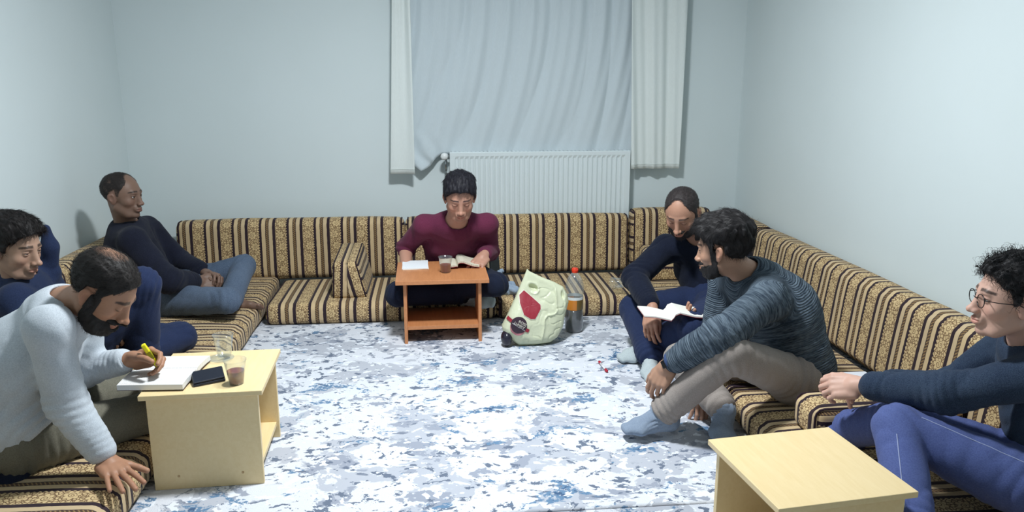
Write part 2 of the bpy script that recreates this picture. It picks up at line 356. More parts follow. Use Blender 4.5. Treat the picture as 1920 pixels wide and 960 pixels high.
# ---------------------------------------------------------------- people
def frame(fwd, up=(0, 0, 1)):
    y = nrm(fwd); z = np.array(up, float); z = nrm(z-(z@y)*y); x = np.cross(y, z); return np.stack([x, y, z], 1)   # columns
EYX, EYY, EYZ = .031, .0715, .012
def head_field(neck, chestdir, sz=1.0, nose=1.0, jaw=1.0, lids=(1, 1), mouth=0., neck_r=.054, wide=1.0):
    f = Field()
    f.ell((0, -.016, .048), (.0755, .094, .078), k=.02)
    f.ell((0, .020, .010), (.066*wide, .064, .075), k=.03)
    f.ell((0, .024, -.050), (.052*jaw, .050, .046), k=.025)
    f.ell((0, .063, -.088), (.024*jaw, .020, .018), k=.020)
    for sx in (-1, 1):
        f.ell((sx*.040*wide, .052, -.016), (.021, .022, .019), k=.02)
        f.cap((sx*.055, -.005, -.045), (sx*.034*jaw, .042, -.083), .016, .016, k=.025)
    f.cap((-.030, .076, .031), (.030, .076, .031), .0115, .0115, k=.014)
    f.ell((0, .079, -.052), (.026, .012, .020), k=.016)
    for sx in (-1, 1): f.ell((sx*.031, .094, .011), (.0165, .0145, .0115), k=.012, op='s')
    f.cap((0, .072, .028), (0, .078, -.024), .0115, .0150, k=.010); f.cap((0, .078, .020), (0, .080+.012*nose, -.024), .0095, .0125, k=.008)
    f.cap((0, .083, .022), (0, .083+.020*nose, -.022), .0070, .0088, k=.010)
    f.ell((0, .087+.020*nose, -.0265), (.0110, .0115, .0098), k=.007)
    for sx in (-1, 1):
        f.ell((sx*.0125, .0905+.006*nose, -.0295), (.0078, .0095, .0075), k=.006)
        f.ell((sx*.0065, .098+.012*nose, -.0375), (.0035, .0050, .0030), k=.003, op='s')
    # lips
    f.cap((-.016, .0875, -.0535), (0, .0935, -.0520), .0042, .0058, k=.006); f.cap((.016, .0875, -.0535), (0, .0935, -.0520), .0042, .0058, k=.006)
    f.cap((-.012, .0875, -.0630), (.012, .0875, -.0630), .0062, .0062, k=.008); f.ell((0, .0905, -.0630), (.012, .006, .006), k=.006)
    f.cap((-.023, .0865, -.0575), (0, .1000, -.0570), .0016+mouth, .0018+mouth, k=.003, op='s'); f.cap((.023, .0865, -.0575), (0, .1000, -.0570), .0016+mouth, .0018+mouth, k=.003, op='s')
    # eyelids
    for sx in (-1, 1):
        f.ell((sx*EYX, EYY, EYZ), (.0140, .0140, .0136), k=.004)
        if lids[0 if sx < 0 else 1]: f.ell((sx*EYX, EYY+.012, EYZ-.0012), (.0135, .010, .0040*lids[0]), k=.002, op='s')
    # ears
    for sx in (-1, 1):
        E_ = frame((sx*-.35, 1, .12), (0, -.15, 1))
        f.ell((sx*.0765, -.008, .002), (.0075, .017, .030), M=E_, k=.006)
        f.ell((sx*.0835, -.014, .010), (.0060, .0165, .0215), M=E_, k=.004)
        f.ell((sx*.0860, -.006, .006), (.0050, .0095, .0150), M=E_, k=.004, op='s')
    # neck
    f.cap((0, -.022, -.035), neck, neck_r*.95, neck_r, k=.03)
    f.cap(neck, np.array(neck)+np.array(chestdir)*.10, neck_r, neck_r+.035, k=.03)
    return f
def paint(V, N, skin, brow, beard=0., stubble=0., lash=True, moust=0., closed=True, broww=1.0):
    x, y, z = V[:, 0], V[:, 1], V[:, 2]; ax = np.abs(x); n = noise(V, 300, 5); n2 = noise(V, 25, 9)
    skin = np.array(lin(*skin)[:3]); C = np.repeat(skin[None], len(V), 0)*(1+.05*n2+.03*n)[:, None]
    def blend(m, c): 
        nonlocal C
        m = np.clip(m, 0, 1)[:, None]; C = C*(1-m)+np.array(c)*m
    sm = lambda a, lo, hi: np.clip((a-lo)/(hi-lo), 0, 1)
    cheek = np.exp(-(((ax-.042)/.02)**2+((z+.02)/.02)**2))*(y > .03); blend(cheek*.25, skin*np.array([1.12, .82, .8]))
    nosem = np.exp(-((x/.014)**2+((z+.026)/.012)**2))*(y > .095); blend(nosem*.25, skin*np.array([1.1, .82, .8]))
    earm = (ax > .074)*(z < .05)*(y < .03); blend(earm*.25, skin*np.array([1.15, .8, .78]))
    lip = np.clip(1-((x/.024)**2+((z+.058)/.0125)**2), 0, 1)*(y > .078); blend(sm(lip, .05, .35)*.65, skin*np.array([.95, .62, .62]))
    hairc = np.array(brow)
    # brows: arch
    bz = .0375+.0015*np.sin(np.clip((ax-.012)/.04, 0, 1)*math.pi)-.16*np.clip(ax-.034, 0, 1); bm = 1-np.abs(z-bz)/(.0052*broww*(1.25-ax*9)); blend(sm(bm+.2*n, .0, .5)*sm(ax, .009, .013)*sm(.056-ax, 0, .004)*(y > .035)*.85, hairc)
    if lash:
        for sx in (-1, 1):
            d = np.sqrt(((x-sx*EYX)/.0145)**2); lz = EYZ+(-.0052 if closed else .0042)*(1-.8*d*d); l = (1-np.abs(z-lz)/.0022)*(d < 1)*(y > .06); blend(sm(l, 0, .5)*.8, hairc*.8)
            sock = np.exp(-(((x-sx*EYX)/.016)**2+((z-EYZ-.004)/.012)**2))*(y > .05); blend(sock*.22, skin*np.array([.75, .68, .7]))
    # beard / stubble region
    reg = sm(-z-.030-.35*np.clip(.055-y, 0, .1)*0+.0*ax, -.004, .014)*sm(z, -.125, -.10)
    jawl = np.maximum(sm(-z-.036-np.clip(y-.02, 0, 1)*.25, -.006, .012), 0)
    side = sm(ax, .050, .062)*sm(y, -.008, .006)*sm(.035-y, 0, .01)*sm(.02-z, 0, .01)
    br = np.maximum(jawl*sm(y+.01, 0, .012), side)*(1-sm(lip, .0, .2))
    br = br*sm(z, -.125, -.108)
    mo = np.exp(-((ax/.026)**2))*(1-np.abs(z+.0435)/.009)*(y > .07)
    tot = np.clip(np.maximum(br*max(beard, stubble), sm(mo, 0, .5)*moust), 0, 1); blend(tot*(.92+.08*n), hairc*.9+skin*.08)
    return np.clip(C, 0, 1)
def hair_line(y, pts):
    ys = [p[0] for p in pts]; zs = [p[1] for p in pts]; return np.interp(y, ys, zs)
# hairline tables: (forward coordinate, height above which hair grows)
HL_FULL = [(-.12, -.034), (-.085, -.036), (-.05, -.030), (-.036, -.014), (-.026, .026), (.004, .040), (.010, .004), (.022, .000), (.030, .030), (.048, .052), (.062, .070), (.075, .078), (.1, .080)]
def hair_field(hl, th, fr_th=None, bald=None, xs=1.0, seed=1, rough=.003, recede=0.):
    """shell over the cranium that thins out to nothing at the hairline"""
    c0 = np.array((0, -.016, .048), np.float32); r0 = np.array((.0755, .094, .078), np.float32)
    base = Field(); base.ell(c0, r0, k=.02); base.ell((0, .020, .010), (.066, .064, .075), k=.03);
    def mask(P):
        x, y, z = P[:, 0], P[:, 1], P[:, 2]
        L = hair_line(y+recede*0, hl)+ .012*np.clip(np.abs(x)/.05-.6, 0, 1)*(y > .045)*-1
        if recede: L = L+recede*np.exp(-((np.abs(x)-.038)/.02)**2)*(y > .02)
        m = np.clip((z-L)/.016, 0, 1); m = m*m*(3-2*m)
        if bald is not None:
            bc, br = bald; q = np.linalg.norm((P-np.array(bc, np.float32))/np.array(br, np.float32), axis=1); m = m*np.clip((q-1)/.35, 0, 1)
        return m
    def fn(P):
        x, y, z = P[:, 0], P[:, 1], P[:, 2]; m = mask(P)
        top = np.clip((z-.05)/.06, 0, 1); frt = np.clip((y-.0)/.07, 0, 1)
        t = (th[0]*(1-top)+th[1]*top); 
        if fr_th: t = t*(1-frt*top)+fr_th*frt*top
        strand = noise(P*np.array([1, .35, .35], np.float32), 130, seed)*rough+noise(P, 34, seed+3)*rough*1.1
        return base(P)-(t+strand)*m+.0035*(1-m)
    f = Field(); f._add(fn, (-.11, -.14, -.10), (.11, .13, .17), .001, 'u'); return f, mask
def strands(V, N, n, length, lift, comb, r=.0006, seed=1, curl=0., seg=4, jitter=.35):
    rg = np.random.default_rng(seed); ix = rg.integers(0, len(V), n); P = V[ix]-N[ix]*.001; nn = N[ix]
    d = comb(P)+rg.normal(0, jitter, (n, 3)); d = d-(d*nn).sum(1)[:, None]*nn; d /= np.linalg.norm(d, axis=1)[:, None]+1e-9
    L = length*rg.uniform(.5, 1.15, n)[:, None]; side = np.cross(nn, d); pts = [P]; ph = rg.uniform(0, 6.28, n)[:, None]
    for i in range(1, seg+1):
        t = i/seg; q = P+d*L*t+nn*L*lift*math.sin(t*1.9)
        if curl: q = q+(side*np.sin(ph+t*7)+nn*np.cos(ph+t*7))*curl*t
        pts.append(q)
    pts = np.stack(pts, 1); VV = []; m = seg+1; a = side; b = nn
    for i in range(m):
        rr = r*(1-.75*i/seg)
        for k in range(3):
            q = 2*math.pi*k/3; VV.append(pts[:, i]+rr*(math.cos(q)*a+math.sin(q)*b))
    VV = np.stack(VV, 1).reshape(-1, 3); F0 = []
    for i in range(seg):
        for k in range(3): F0.append((i*3+k, i*3+(k+1) % 3, (i+1)*3+(k+1) % 3, (i+1)*3+k))
    F0 = np.array(F0); FF = (F0[None]+(np.arange(n)*m*3)[:, None, None]).reshape(-1, 4)
    return VV, FF
def hand_mesh(side, curls, spread=.06, thumb=(.55, .5, .35), fore=(0, -1, 0), s=1.0, thumbdir=None, h=.0026, grip=0):
    """local frame: y along fingers, z out of the back of the hand; thumb at side*x"""
    f = Field(); X = side
    f.ecap((X*.002, .012, 0), (0, .078, -.001), (1, 0, 0), (.027, .0165), (.038, .0125), k=.012)
    f.cap((X*-.030, .02, -.006), (X*-.030, .06, -.006), .014, .012, k=.012)
    f.cap((0, -.012, 0), (0, .02, 0), .0245, .024, k=.014)
    if not hasattr(curls[0], '__len__'): curls = [curls]*4
    bases = [(.029, .083), (.0095, .088), (-.0105, .085), (-.029, .076)]; lens = [(.042, .025, .021), (.046, .029, .022), (.042, .027, .021), (.034, .021, .019)]; rr = [.0095, .0098, .0092, .0082]
    tips = []
    for i in range(4):
        bx, by = bases[i]; a = 0; p = np.array([X*bx, by, .001]); sp = spread*(1.5-i)*X*.9; pts = [np.array([X*bx*.9, by-.03, -.001]), p]; r = rr[i]; rs = [r*1.05, r]
        for j in range(3):
            a += curls[i][j]; d = np.array([math.sin(sp)*math.cos(a), math.cos(sp)*math.cos(a), -math.sin(a)]); p = p+d*lens[i][j]; pts.append(p); r *= .925; rs.append(r)
        f.cap(pts[0], pts[1], rs[0], rs[1], k=.010); f.cap(pts[1], pts[2], rs[1], rs[2], k=.006)
        f.cap(pts[2], pts[3], rs[2], rs[3], k=.0025); f.cap(pts[3], pts[4], rs[3], rs[4], k=.0025); tips.append(pts[-1])
    t0 = np.array([X*.018, .018, -.006]); out, down, bend = thumb
    d1 = nrm([X*out, .75, -down]); t1 = t0+d1*.045; d2 = nrm([X*(out-bend*.7), .85, -down-bend*.3]); t2 = t1+d2*.033; d3 = nrm([X*(out-bend*1.5), .85, -down-bend*.6]); t3 = t2+d3*.026
    f.cap(t0, t1, .0165, .0125, k=.012); f.cap(t1, t2, .0118, .0105, k=.004); f.cap(t2, t3, .0105, .0088, k=.003)
    fo = np.array(fore, float); f.cap((0, -.005, 0), fo*.5*.0+np.array([0, -.005, 0])+nrm(fo)*.11, .0235, .031, k=.012)
    V, Q, N = polygonize(f, h); return V*s, Q, tips, [t2*s, t3*s]
def paint_hand(V, skin):
    s = np.array(lin(*skin)[:3]); n = noise(V, 60, 3); tip = np.clip((V[:, 1]-.1)/.08, 0, 1)
    C = s[None]*(1+.05*n)[:, None]; C = C*(1-.12*tip[:, None])+(s*np.array([1.1, .75, .72]))*.12*tip[:, None]; return np.clip(C, 0, 1)
def foot_field(off=0., cuff=.16, shin=(0, 0, 1)):
    """local: ankle joint at origin, y to the toes, z up the shin"""
    f = Field(); o = off
    f.cap(np.array(shin)*cuff, (0, 0, 0), .040+o, .034+o, k=.02)
    f.cap((0, -.005, 0), (0, -.038, -.042), .033+o, .030+o, k=.03)
    f.ecap((0, -.02, -.050), (0, .10, -.052), (1, 0, 0), (.032+o, .026+o), (.044+o, .022+o), k=.03)
    f.cap((0, .015, -.008), (.006, .085, -.045), .032+o, .023+o, k=.03)
    f.ecap((0, .10, -.052), (.004, .150, -.056), (1, 0, 0), (.043+o, .020+o), (.034+o, .015+o), k=.02)
    return f
def limb_fields(J, S, wr):
    pass
def clothe(name, f, mat, root, h=.0065, al=False, label=None):
    V, Q, N = polygonize(f, h); me = mk(name, V, Q, True, along=f.along(V) if al else None)
    o = link(name, me, mat, root)
    if label: o['label'] = label
    return o
def person(key, J, spec, label):
    root = thing('person', label, 'person', tuple(J['pelv']*np.array([1, 1, 0])+np.array([0, 0, .12])))
    inv = -np.array(root.location); J = {k: np.array(v)+inv for k, v in J.items()}
    sh = nrm(J['shR']-J['shL']); hp = nrm(J['hpR']-J['hpL']); fat = spec.get('fat', 1.0); loose = spec.get('loose', .012)
    Vs = []; Qs = []; Cs = []
    def addp(V, Q, C):
        n = sum(len(v) for v in Vs); Vs.append(V); Qs.append(Q+n); Cs.append(C)
    # ---- head
    M = frame(spec['face'], spec.get('up', (0, 0, 1))); hs = spec.get('hs', 1.0)
    toL = lambda p: (M.T@(p-J['head']))/hs
    nk = toL(J['neck']); cdv = nrm(M.T@(J['chest']-J['neck']))
    hf = head_field(nk, cdv, **spec.get('head', {})); V, Q, N = polygonize(hf, .0024)
    C = paint(V, N, spec['skin'], lin(*spec['haircol'])[:3], **spec.get('paint', {})); addp((V*hs)@M.T+J['head'], Q, C)
    # ---- core under the clothes
    bf = Field(); bf.ecap(J['pelv'], J['chest'], sh, (.12, .08), (.12, .08)); bf.ecap(J['chest'], J['neck'], sh, (.12, .08), (.06, .05)); bf.cap(J['neck'], J['shL'], .04, .04); bf.cap(J['neck'], J['shR'], .04, .04)
    for s_ in 'LR':
        bf.cap(J['sh'+s_], J['el'+s_], .040, .034); e2 = J['el'+s_]+(J['wr'+s_]-J['el'+s_])*.72; bf.cap(J['el'+s_], e2, .034, .024)
        bf.cap(J['pelv'], J['hp'+s_], .08, .07); bf.cap(J['hp'+s_], J['kn'+s_], .066, .046); bf.cap(J['kn'+s_], J['an'+s_], .045, .034)
    V, Q, N = polygonize(bf, .013); addp(V, Q, np.repeat(np.array(lin(*spec['skin'])[:3])[None], len(V), 0))
    if spec.get('bare_arm'):
        for s_ in spec['bare_arm']:
            af = Field(); af.cap(J['el'+s_], J['wr'+s_], .042, .027); V, Q, N = polygonize(af, .005); addp(V, Q, np.repeat(np.array(lin(*spec['skin'])[:3])[None], len(V), 0))
    # ---- hands
    for s_, hd in spec['hands'].items():
        if hd is None: continue
        sd = 1 if s_ == 'L' else -1
        y = nrm(hd['dir']); z = nrm(np.array(hd['back'])-np.dot(hd['back'], y)*y); x = np.cross(y, z); HM = np.stack([x, y, z], 1)
        fo = HM.T@nrm(J['el'+s_]-J['wr'+s_]); V, Q, tips, th = hand_mesh(sd, hd.get('curl', (.35, .4, .3)), hd.get('spread', .06), hd.get('thumb', (.55, .5, .35)), fo, hd.get('s', 1.0))
        addp(V@HM.T+J['wr'+s_], Q, paint_hand(V, spec['skin']))
        if spec.get('dbg'): print(key, s_, 'tips', [np.round(HM@t+J['wr'+s_]-inv, 3).tolist() for t in tips], 'thumb', np.round(HM@th[1]+J['wr'+s_]-inv, 3).tolist())
    # ---- bare feet
    for s_, (td, up_) in spec.get('barefeet', {}).items():
        FM = frame(td, up_); ff = foot_field(-.003, .12, FM.T@nrm(J['kn'+s_]-J['an'+s_]))
        for i in range(5): ff.cap((-.030+.0155*i, .140, -.056), (-.032+.0165*i, .168-.006*abs(i-1.2)*1.5, -.060), .0095, .0080, k=.005)
        V, Q, N = polygonize(ff, .0035); addp(V@FM.T+J['an'+s_], Q, paint_hand(V, spec['skin']))
    body = link('body', mk('body', np.concatenate(Vs), np.concatenate(Qs), True, col=np.concatenate(Cs)), MAT['skin'], root)
    # ---- eyes
    if any(spec.get('head', {}).get('lids', (1, 1))):
        gz = nrm(spec.get('gaze', (0, 1, -.1)))
        mb_v = []; n1, n2 = 16, 12
        for i in range(n2+1):
            for k in range(n1):
                t = math.pi*i/n2; q = 2*math.pi*k/n1; mb_v.append((math.sin(t)*math.cos(q), math.sin(t)*math.sin(q), math.cos(t)))
        ev = np.array(mb_v); ef = [(i*n1+k, (i+1)*n1+k, (i+1)*n1+(k+1) % n1, i*n1+(k+1) % n1) for i in range(n2) for k in range(n1)]
        E_ = frame(gz, (0, 0, 1)); G = np.stack([E_[:, 0], -E_[:, 2], E_[:, 1]], 1)
        c = np.where(ev[:, 2:3] > .86, np.array([[.03, .018, .012]]), np.array([[.55, .52, .5]]))
        for sx in (-1, 1):
            vv = (ev*.0124)@G.T+np.array((sx*EYX, EYY, EYZ)); link('eye', mk('eye', (vv*hs)@M.T+J['head'], ef, True, col=c), MAT['eye'], body)
    # ---- hair
    hm = hair_mat('hair', spec['haircol'], spec.get('hrough', .62))
    if 'hair' in spec:
        hd = spec['hair']; hfld, hmask = hair_field(hd.get('hl', HL_FULL), hd.get('th', (.009, .02)), hd.get('fr'), hd.get('bald'), seed=hd.get('seed', 1), rough=hd.get('rough', .003), recede=hd.get('recede', 0.))
        V, Q, N = polygonize(hfld, .003, (-.12, -.15, -.11), (.12, .14, .185))
        Q = Q[((hmask(V) > .03) & (head_dist(V) > -.0012))[Q].all(1)]; k0 = head_dist(V) > hd.get('kd', .0025)
        VV, FF = strands(V[k0], N[k0], hd.get('n', 1600), hd.get('len', .022), hd.get('lift', .25), hd.get('comb', lambda P: np.stack([P[:, 0]*2, -.4+P[:, 1]*0, -.5+P[:, 2]*0], 1)), r=hd.get('r', .0008), seed=hd.get('seed', 1), curl=hd.get('curl', 0), seg=hd.get('seg', 4), jitter=hd.get('jit', .35))
        Va = np.concatenate([V, VV]); Qa = np.concatenate([Q, FF+len(V)])
        hc = np.array(lin(*spec['haircol'])[:3]); sk = np.array(lin(*spec['skin'])[:3]); mf = np.clip((head_dist(V)+.0008)/.0035+.35*noise(V, 260, 2), 0, 1)
        if 'thin' in hd: tc, tr, ta = hd['thin']; mf = mf*(1-ta*np.clip(1.25-np.linalg.norm((V-np.array(tc))/np.array(tr), axis=1)+.2*noise(V, 120, 3), 0, 1))
        C = np.concatenate([sk[None]*(1-mf[:, None])+hc[None]*mf[:, None], np.repeat(hc[None], len(VV), 0)])
        link('hair', mk('hair', (Va*hs)@M.T+J['head'], Qa, True, col=C), hm, root)
    if 'beardth' in spec:
        th = spec['beardth']; bb = head_field(nk, cdv, **spec.get('head', {}))
        def fn(P):
            x, y, z = P[:, 0], P[:, 1], P[:, 2]; ax = np.abs(x); sm = lambda a, lo, hi: np.clip((a-lo)/(hi-lo), 0, 1)
            j = sm(-z-.034-np.clip(y-.02, 0, 1)*.28, -.004, .010)*sm(y+.004, 0, .012)*sm(z+.122, 0, .02); sd_ = sm(ax, .050, .060)*sm(y, -.006, .006)*sm(.034-y, 0, .01)*sm(.03-z, 0, .01)
            lip = np.clip(1-((x/.025)**2+((z+.058)/.013)**2), 0, 1)*(y > .07); mo = sm(np.exp(-((ax/.026)**2))*(1-np.abs(z+.0430)/.010), 0, .3)*(y > .07)
            m = np.maximum(np.maximum(j, sd_), mo)*(1-sm(lip, .0, .15))
            return bb(P)-(th*(.6+.6*sm(-z, .05, .09)*sm(y, .02, .06))+noise(P, 140, 4)*.0016)*m+.003*(1-m)
        fb = Field(); fb._add(fn, (-.09, -.02, -.14), (.09, .12, .04), .001, 'u'); V, Q, N = polygonize(fb, .003, (-.10, -.04, -.15), (.10, .14, .045))
        VV, FF = strands(V, N, 1200, .010, .5, lambda P: np.stack([P[:, 0]*0, .2+P[:, 1]*0, -1+P[:, 2]*0], 1), r=.0006, seed=5)
        sel = (bb(VV.reshape(-1, 15, 3)[:, 0]) > .0006); VVs = VV.reshape(-1, 15, 3)[sel].reshape(-1, 3); F0 = FF[:12]; FFs = (F0[None]+(np.arange(sel.sum())*15)[:, None, None]).reshape(-1, 4)
        Cb = np.repeat(np.array(lin(*spec['haircol'])[:3])[None], len(V)+len(VVs), 0); link('beard', mk('beard', (np.concatenate([V, VVs])*hs)@M.T+J['head'], np.concatenate([Q, FFs+len(V)]), True, col=Cb), hm, root)
    # ---- top
    tp = spec['top']; f = Field(); lo = loose; ch = J['chest']; bl = spec.get('belly', 0.)
    f.ecap(J['pelv']+(J['chest']-J['pelv'])*spec.get('hem', .0), ch, sh, (.150*fat+lo, .112*fat+lo+bl), (.158*fat+lo, .112*fat+lo), k=.04, al=0)
    Lc = np.linalg.norm(J['chest']-J['pelv'])
    top = J['neck']+nrm(J['chest']-J['neck'])*.055
    f.ecap(ch, top, sh, (.155*fat+lo, .112*fat+lo), (.105*fat+lo, .080*fat+lo), k=.05, al=Lc)
    Ln = Lc+np.linalg.norm(top-ch)
    for g in spec.get('top_pre', []): g(f, J)
    f.cap(J['neck']+nrm(J['chest']-J['neck'])*.028, J['neck']+nrm(J['chest']-J['neck'])*.05, .058+lo*.5, .078+lo, k=.04)
    for s_ in 'LR':
        a, b, c = J['sh'+s_], J['el'+s_], J['wr'+s_]; lf = .82 if s_ not in spec.get('bare_arm', '') else .12
        lf = spec.get('sleeve', {}).get(s_, lf); e = b+(c-b)*lf
        f.cap(J['neck']+nrm(J['chest']-J['neck'])*.05, a, .046*fat+lo, .046*fat+lo, k=.05)
        f.cap(a, b, .047*fat+lo, .042*fat+lo, k=.035, al=0.); f.cap(b, e, .044*fat+lo, (.033 if lf > .5 else .042)*fat+lo*.8, k=.02, al=.28)
    # neck opening
    f.cap(J['neck']-nrm(J['chest']-J['neck'])*.06-nrm(J['chest']-J['neck'])*0, J['neck']+nrm(J['chest']-J['neck'])*.012, .062, .060, k=.01, op='s')
    fl = list(spec.get('folds', []))
    for s_ in 'LR':
        a, b, c = J['sh'+s_], J['el'+s_], J['wr'+s_]
        fl += [(b, nrm(b-a)+nrm(c-b), .075, .006, .030), (a+(ch-a)*.25, nrm(np.cross(b-a, sh)+.5*(b-a)), .07, .005, .034), (b+(c-b)*.7, c-b, .05, .004, .020)]
    fl += [(J['pelv']+(ch-J['pelv'])*.35, ch-J['pelv'], .15, .007, .050)]
    f.post.append(folds(fl, .0028, 13, seed=spec.get('seed', 3)))
    for g in spec.get('top_extra', []): g(f, J)
    garment = clothe(spec.get('topname', 'sweater'), f, tp, root, .0065, al=spec.get('knit', False))
    # collar / cuffs
    cu = spec.get('cuff', tp)
    for s_ in 'LR':
        if s_ in spec.get('bare_arm', ''): continue
        b, c = J['el'+s_], J['wr'+s_]; lf = spec.get('sleeve', {}).get(s_, .82); e = b+(c-b)*lf; g = Field(); d = nrm(c-b)
        g.cap(e-d*.022, e+d*.018, .034*fat+lo*.65, .031*fat+lo*.5, k=.01); g.clip(e+d*.030, d); g.cap(e+d*.025, e+d*.10, .0275, .0275, k=.004, op='s')
        g.post.append(folds([], .0015, 30, 5)); clothe('cuff', g, cu, garment, .004)
    if spec.get('collar'):
        cn = nrm(J['neck']-J['chest']); cfw = nrm(np.cross(cn, sh)); ctr = J['neck']-cn*.030; V = []; h_ = spec['collar']
        for i in range(36):
            q = 2*math.pi*i/36; V.append((math.cos(q), math.sin(q)))
        g = Field(); rr = .066; pts = [ctr+sh*rr*1.12*c_+nrm(np.cross(sh, cn))*rr*.98*s_2+cn*(.004*-s_2) for c_, s_2 in V]
        for i in range(36):
            g.cap(pts[i], pts[(i+1) % 36], .0075, .0075, k=.006)
            if h_ > .015: g.cap(pts[i]+cn*(h_-.012)-(pts[i]-ctr)*.12, pts[(i+1) % 36]+cn*(h_-.012)-(pts[(i+1) % 36]-ctr)*.12, .0055, .0055, k=.012)
        clothe('collar', g, spec.get('collarmat', cu), garment, .0035)
    # ---- trousers
    if spec.get('legs', True):
        f = Field(); lt = spec.get('ltr', .010)
        f.ecap(J['hpL'], J['hpR'], J['chest']-J['pelv'], (.118, .105), (.118, .105), k=.03); hq = spec.get('hipr', 1); f.ell(J['pelv']+nrm(J['chest']-J['pelv'])*.05, (.145*hq, .145*hq, .115*hq), k=.04)
        for s_ in 'LR':
            a, b, c = J['hp'+s_], J['kn'+s_], J['an'+s_]
            f.cap(a, b, .088*spec.get('legf', 1)+lt*.5, .060+lt*.6, k=.035); e = b+(c-b)*spec.get('hemlen', .90); f.cap(b, e, .060+lt*.6, .051+lt, k=.018)
        fl = []
        for s_ in 'LR':
            a, b, c = J['hp'+s_], J['kn'+s_], J['an'+s_]
            fl += [(b, nrm(b-a)+nrm(c-b), .085, .005, .032), (a, nrm(b-a), .13, .008, .040), (c, nrm(c-b), .08, .006, .028), (a+(b-a)*.5, nrm(b-a)+.8*nrm(np.cross(b-a, sh)), .12, .003, .055)]
        f.post.append(folds(fl, .0025, 12, seed=spec.get('seed', 3)+9))
        tro = clothe('trousers', f, spec['trm'], root, .007)
        for pts, dv in spec.get('seams', []):
            out_ = []; dv = nrm(dv); pts = [J[p] if isinstance(p, str) else J[p[0]]+np.array(p[1]) for p in pts]
            for i in range(len(pts)-1):
                for t in np.linspace(0, 1, 14, endpoint=False): out_.append(pts[i]*(1-t)+pts[i+1]*t+dv*.2)
            X = np.array(out_)
            for _ in range(40): X = X-dv*np.clip(f(X), -.02, .03)[:, None]*.8
            MB().tube(list(X), .0016, 5, False).build('seam', plain('pale_stitching', (150, 160, 196), .8), tro, True)
    for s_, (td, up_, hc) in spec.get('socks', {}).items():
        FM = frame(td, up_); ff = foot_field(.003, hc, FM.T@nrm(J['kn'+s_]-J['an'+s_])); ff.post.append(folds([(np.array((0, .02, 0)), (0, .6, 1), .06, .0035, .016)], .0012, 30, 4)); V, Q, N = polygonize(ff, .004)
        link('sock', mk('sock', V@FM.T+J['an'+s_], Q, True), spec['sockm'], root)
    return root, J, M, hs
def head_dist(P):
    b = Field(); b.ell((0, -.016, .048), (.0755, .094, .078), k=.02); b.ell((0, .020, .010), (.066, .064, .075), k=.03); return b(P)
# ---------------------------------------------------------------- room
XL, XR, YB, YF, ZC = -1.93, 2.06, 5.22, -1.0, 2.62
def slab(name, lo, hi, mat): return tag(MB().box(lo, hi).build(name, mat), kind='structure')
slab('floor', (XL-.1, YF-.1, -.10), (XR+.1, YB+.1, -.012), MAT['floor'])
slab('ceiling', (XL-.1, YF-.1, ZC), (XR+.1, YB+.1, ZC+.1), MAT['ceil'])
slab('wall_left', (XL-.1, YF, -.012), (XL, YB, ZC), MAT['wall']); slab('wall_right', (XR, YF, -.012), (XR+.1, YB, ZC), MAT['wall'])
slab('wall_front', (XL-.1, YF-.1, -.012), (XR+.1, YF, ZC), MAT['wall'])
WX0, WX1, WZ0, WZ1 = -.02, 1.40, 1.02, 2.15      # window opening behind the curtains
m = MB(); m.box((XL-.1, YB, -.012), (WX0, YB+.12, ZC)); m.box((WX1, YB, -.012), (XR+.1, YB+.12, ZC)); m.box((WX0, YB, -.012), (WX1, YB+.12, WZ0)); m.box((WX0, YB, WZ1), (WX1, YB+.12, ZC))
tag(m.build('wall_back', MAT['wall']), kind='structure')
m = MB()
for lo, hi in (((WX0, YB+.03, WZ0), (WX0+.06, YB+.09, WZ1)), ((WX1-.06, YB+.03, WZ0), (WX1, YB+.09, WZ1)), ((WX0, YB+.03, WZ0), (WX1, YB+.09, WZ0+.06)), ((WX0, YB+.03, WZ1-.06), (WX1, YB+.09, WZ1)), ((.66, YB+.03, WZ0), (.72, YB+.09, WZ1))): m.box(lo, hi)
wn = tag(m.build('window_1', MAT['metal_white']), kind='structure')
MB().box((WX0+.05, YB+.055, WZ0+.05), (WX1-.05, YB+.061, WZ1-.05)).build('pane', plain('night_glass', (18, 22, 30), .08), wn)

# carpets: thin pile over the floor, with a rucked-up patch by the socks
def carpet(name, lo, hi, label, z=0.0, ruck=None):
    xs = np.arange(lo[0], hi[0]+.001, .02) if ruck else np.linspace(lo[0], hi[0], 12); ys = np.arange(lo[1], hi[1]+.001, .02) if ruck else np.linspace(lo[1], hi[1], 12)
    X, Y = np.meshgrid(xs, ys, indexing='ij'); Z = np.full_like(X, z); P = np.stack([X.ravel(), Y.ravel(), Z.ravel()], 1)
    if ruck:
        c = ruck; q = np.hypot((P[:, 0]-c[0])/c[2], (P[:, 1]-c[1])/c[3]); P[:, 2] += np.exp(-q*q*1.6)*(.030+.018*np.sin((P[:, 0]*.6+P[:, 1])*60+2*noise(P, 9)))
    nx, ny = len(xs), len(ys); F_ = [(i*ny+j, (i+1)*ny+j, (i+1)*ny+j+1, i*ny+j+1) for i in range(nx-1) for j in range(ny-1)]
    o = link(name, mk(name, P, F_, True), MAT['carpet']); s = o.modifiers.new('t', 'SOLIDIFY'); s.thickness = .010; s.offset = -1
    return tag(o, label, 'carpet', None)
carpet('carpet', (XL+.01, 2.285), (XR-.01, YB-.01), 'large white carpet with grey and blue blotches in the middle of the room', 0.0, (.985, 2.80, .085, .075))
carpet('carpet', (XL+.01, YF+.02), (XR-.01, 2.278), 'second strip of blotched white and blue carpet along the bottom edge of the photo', -.002)

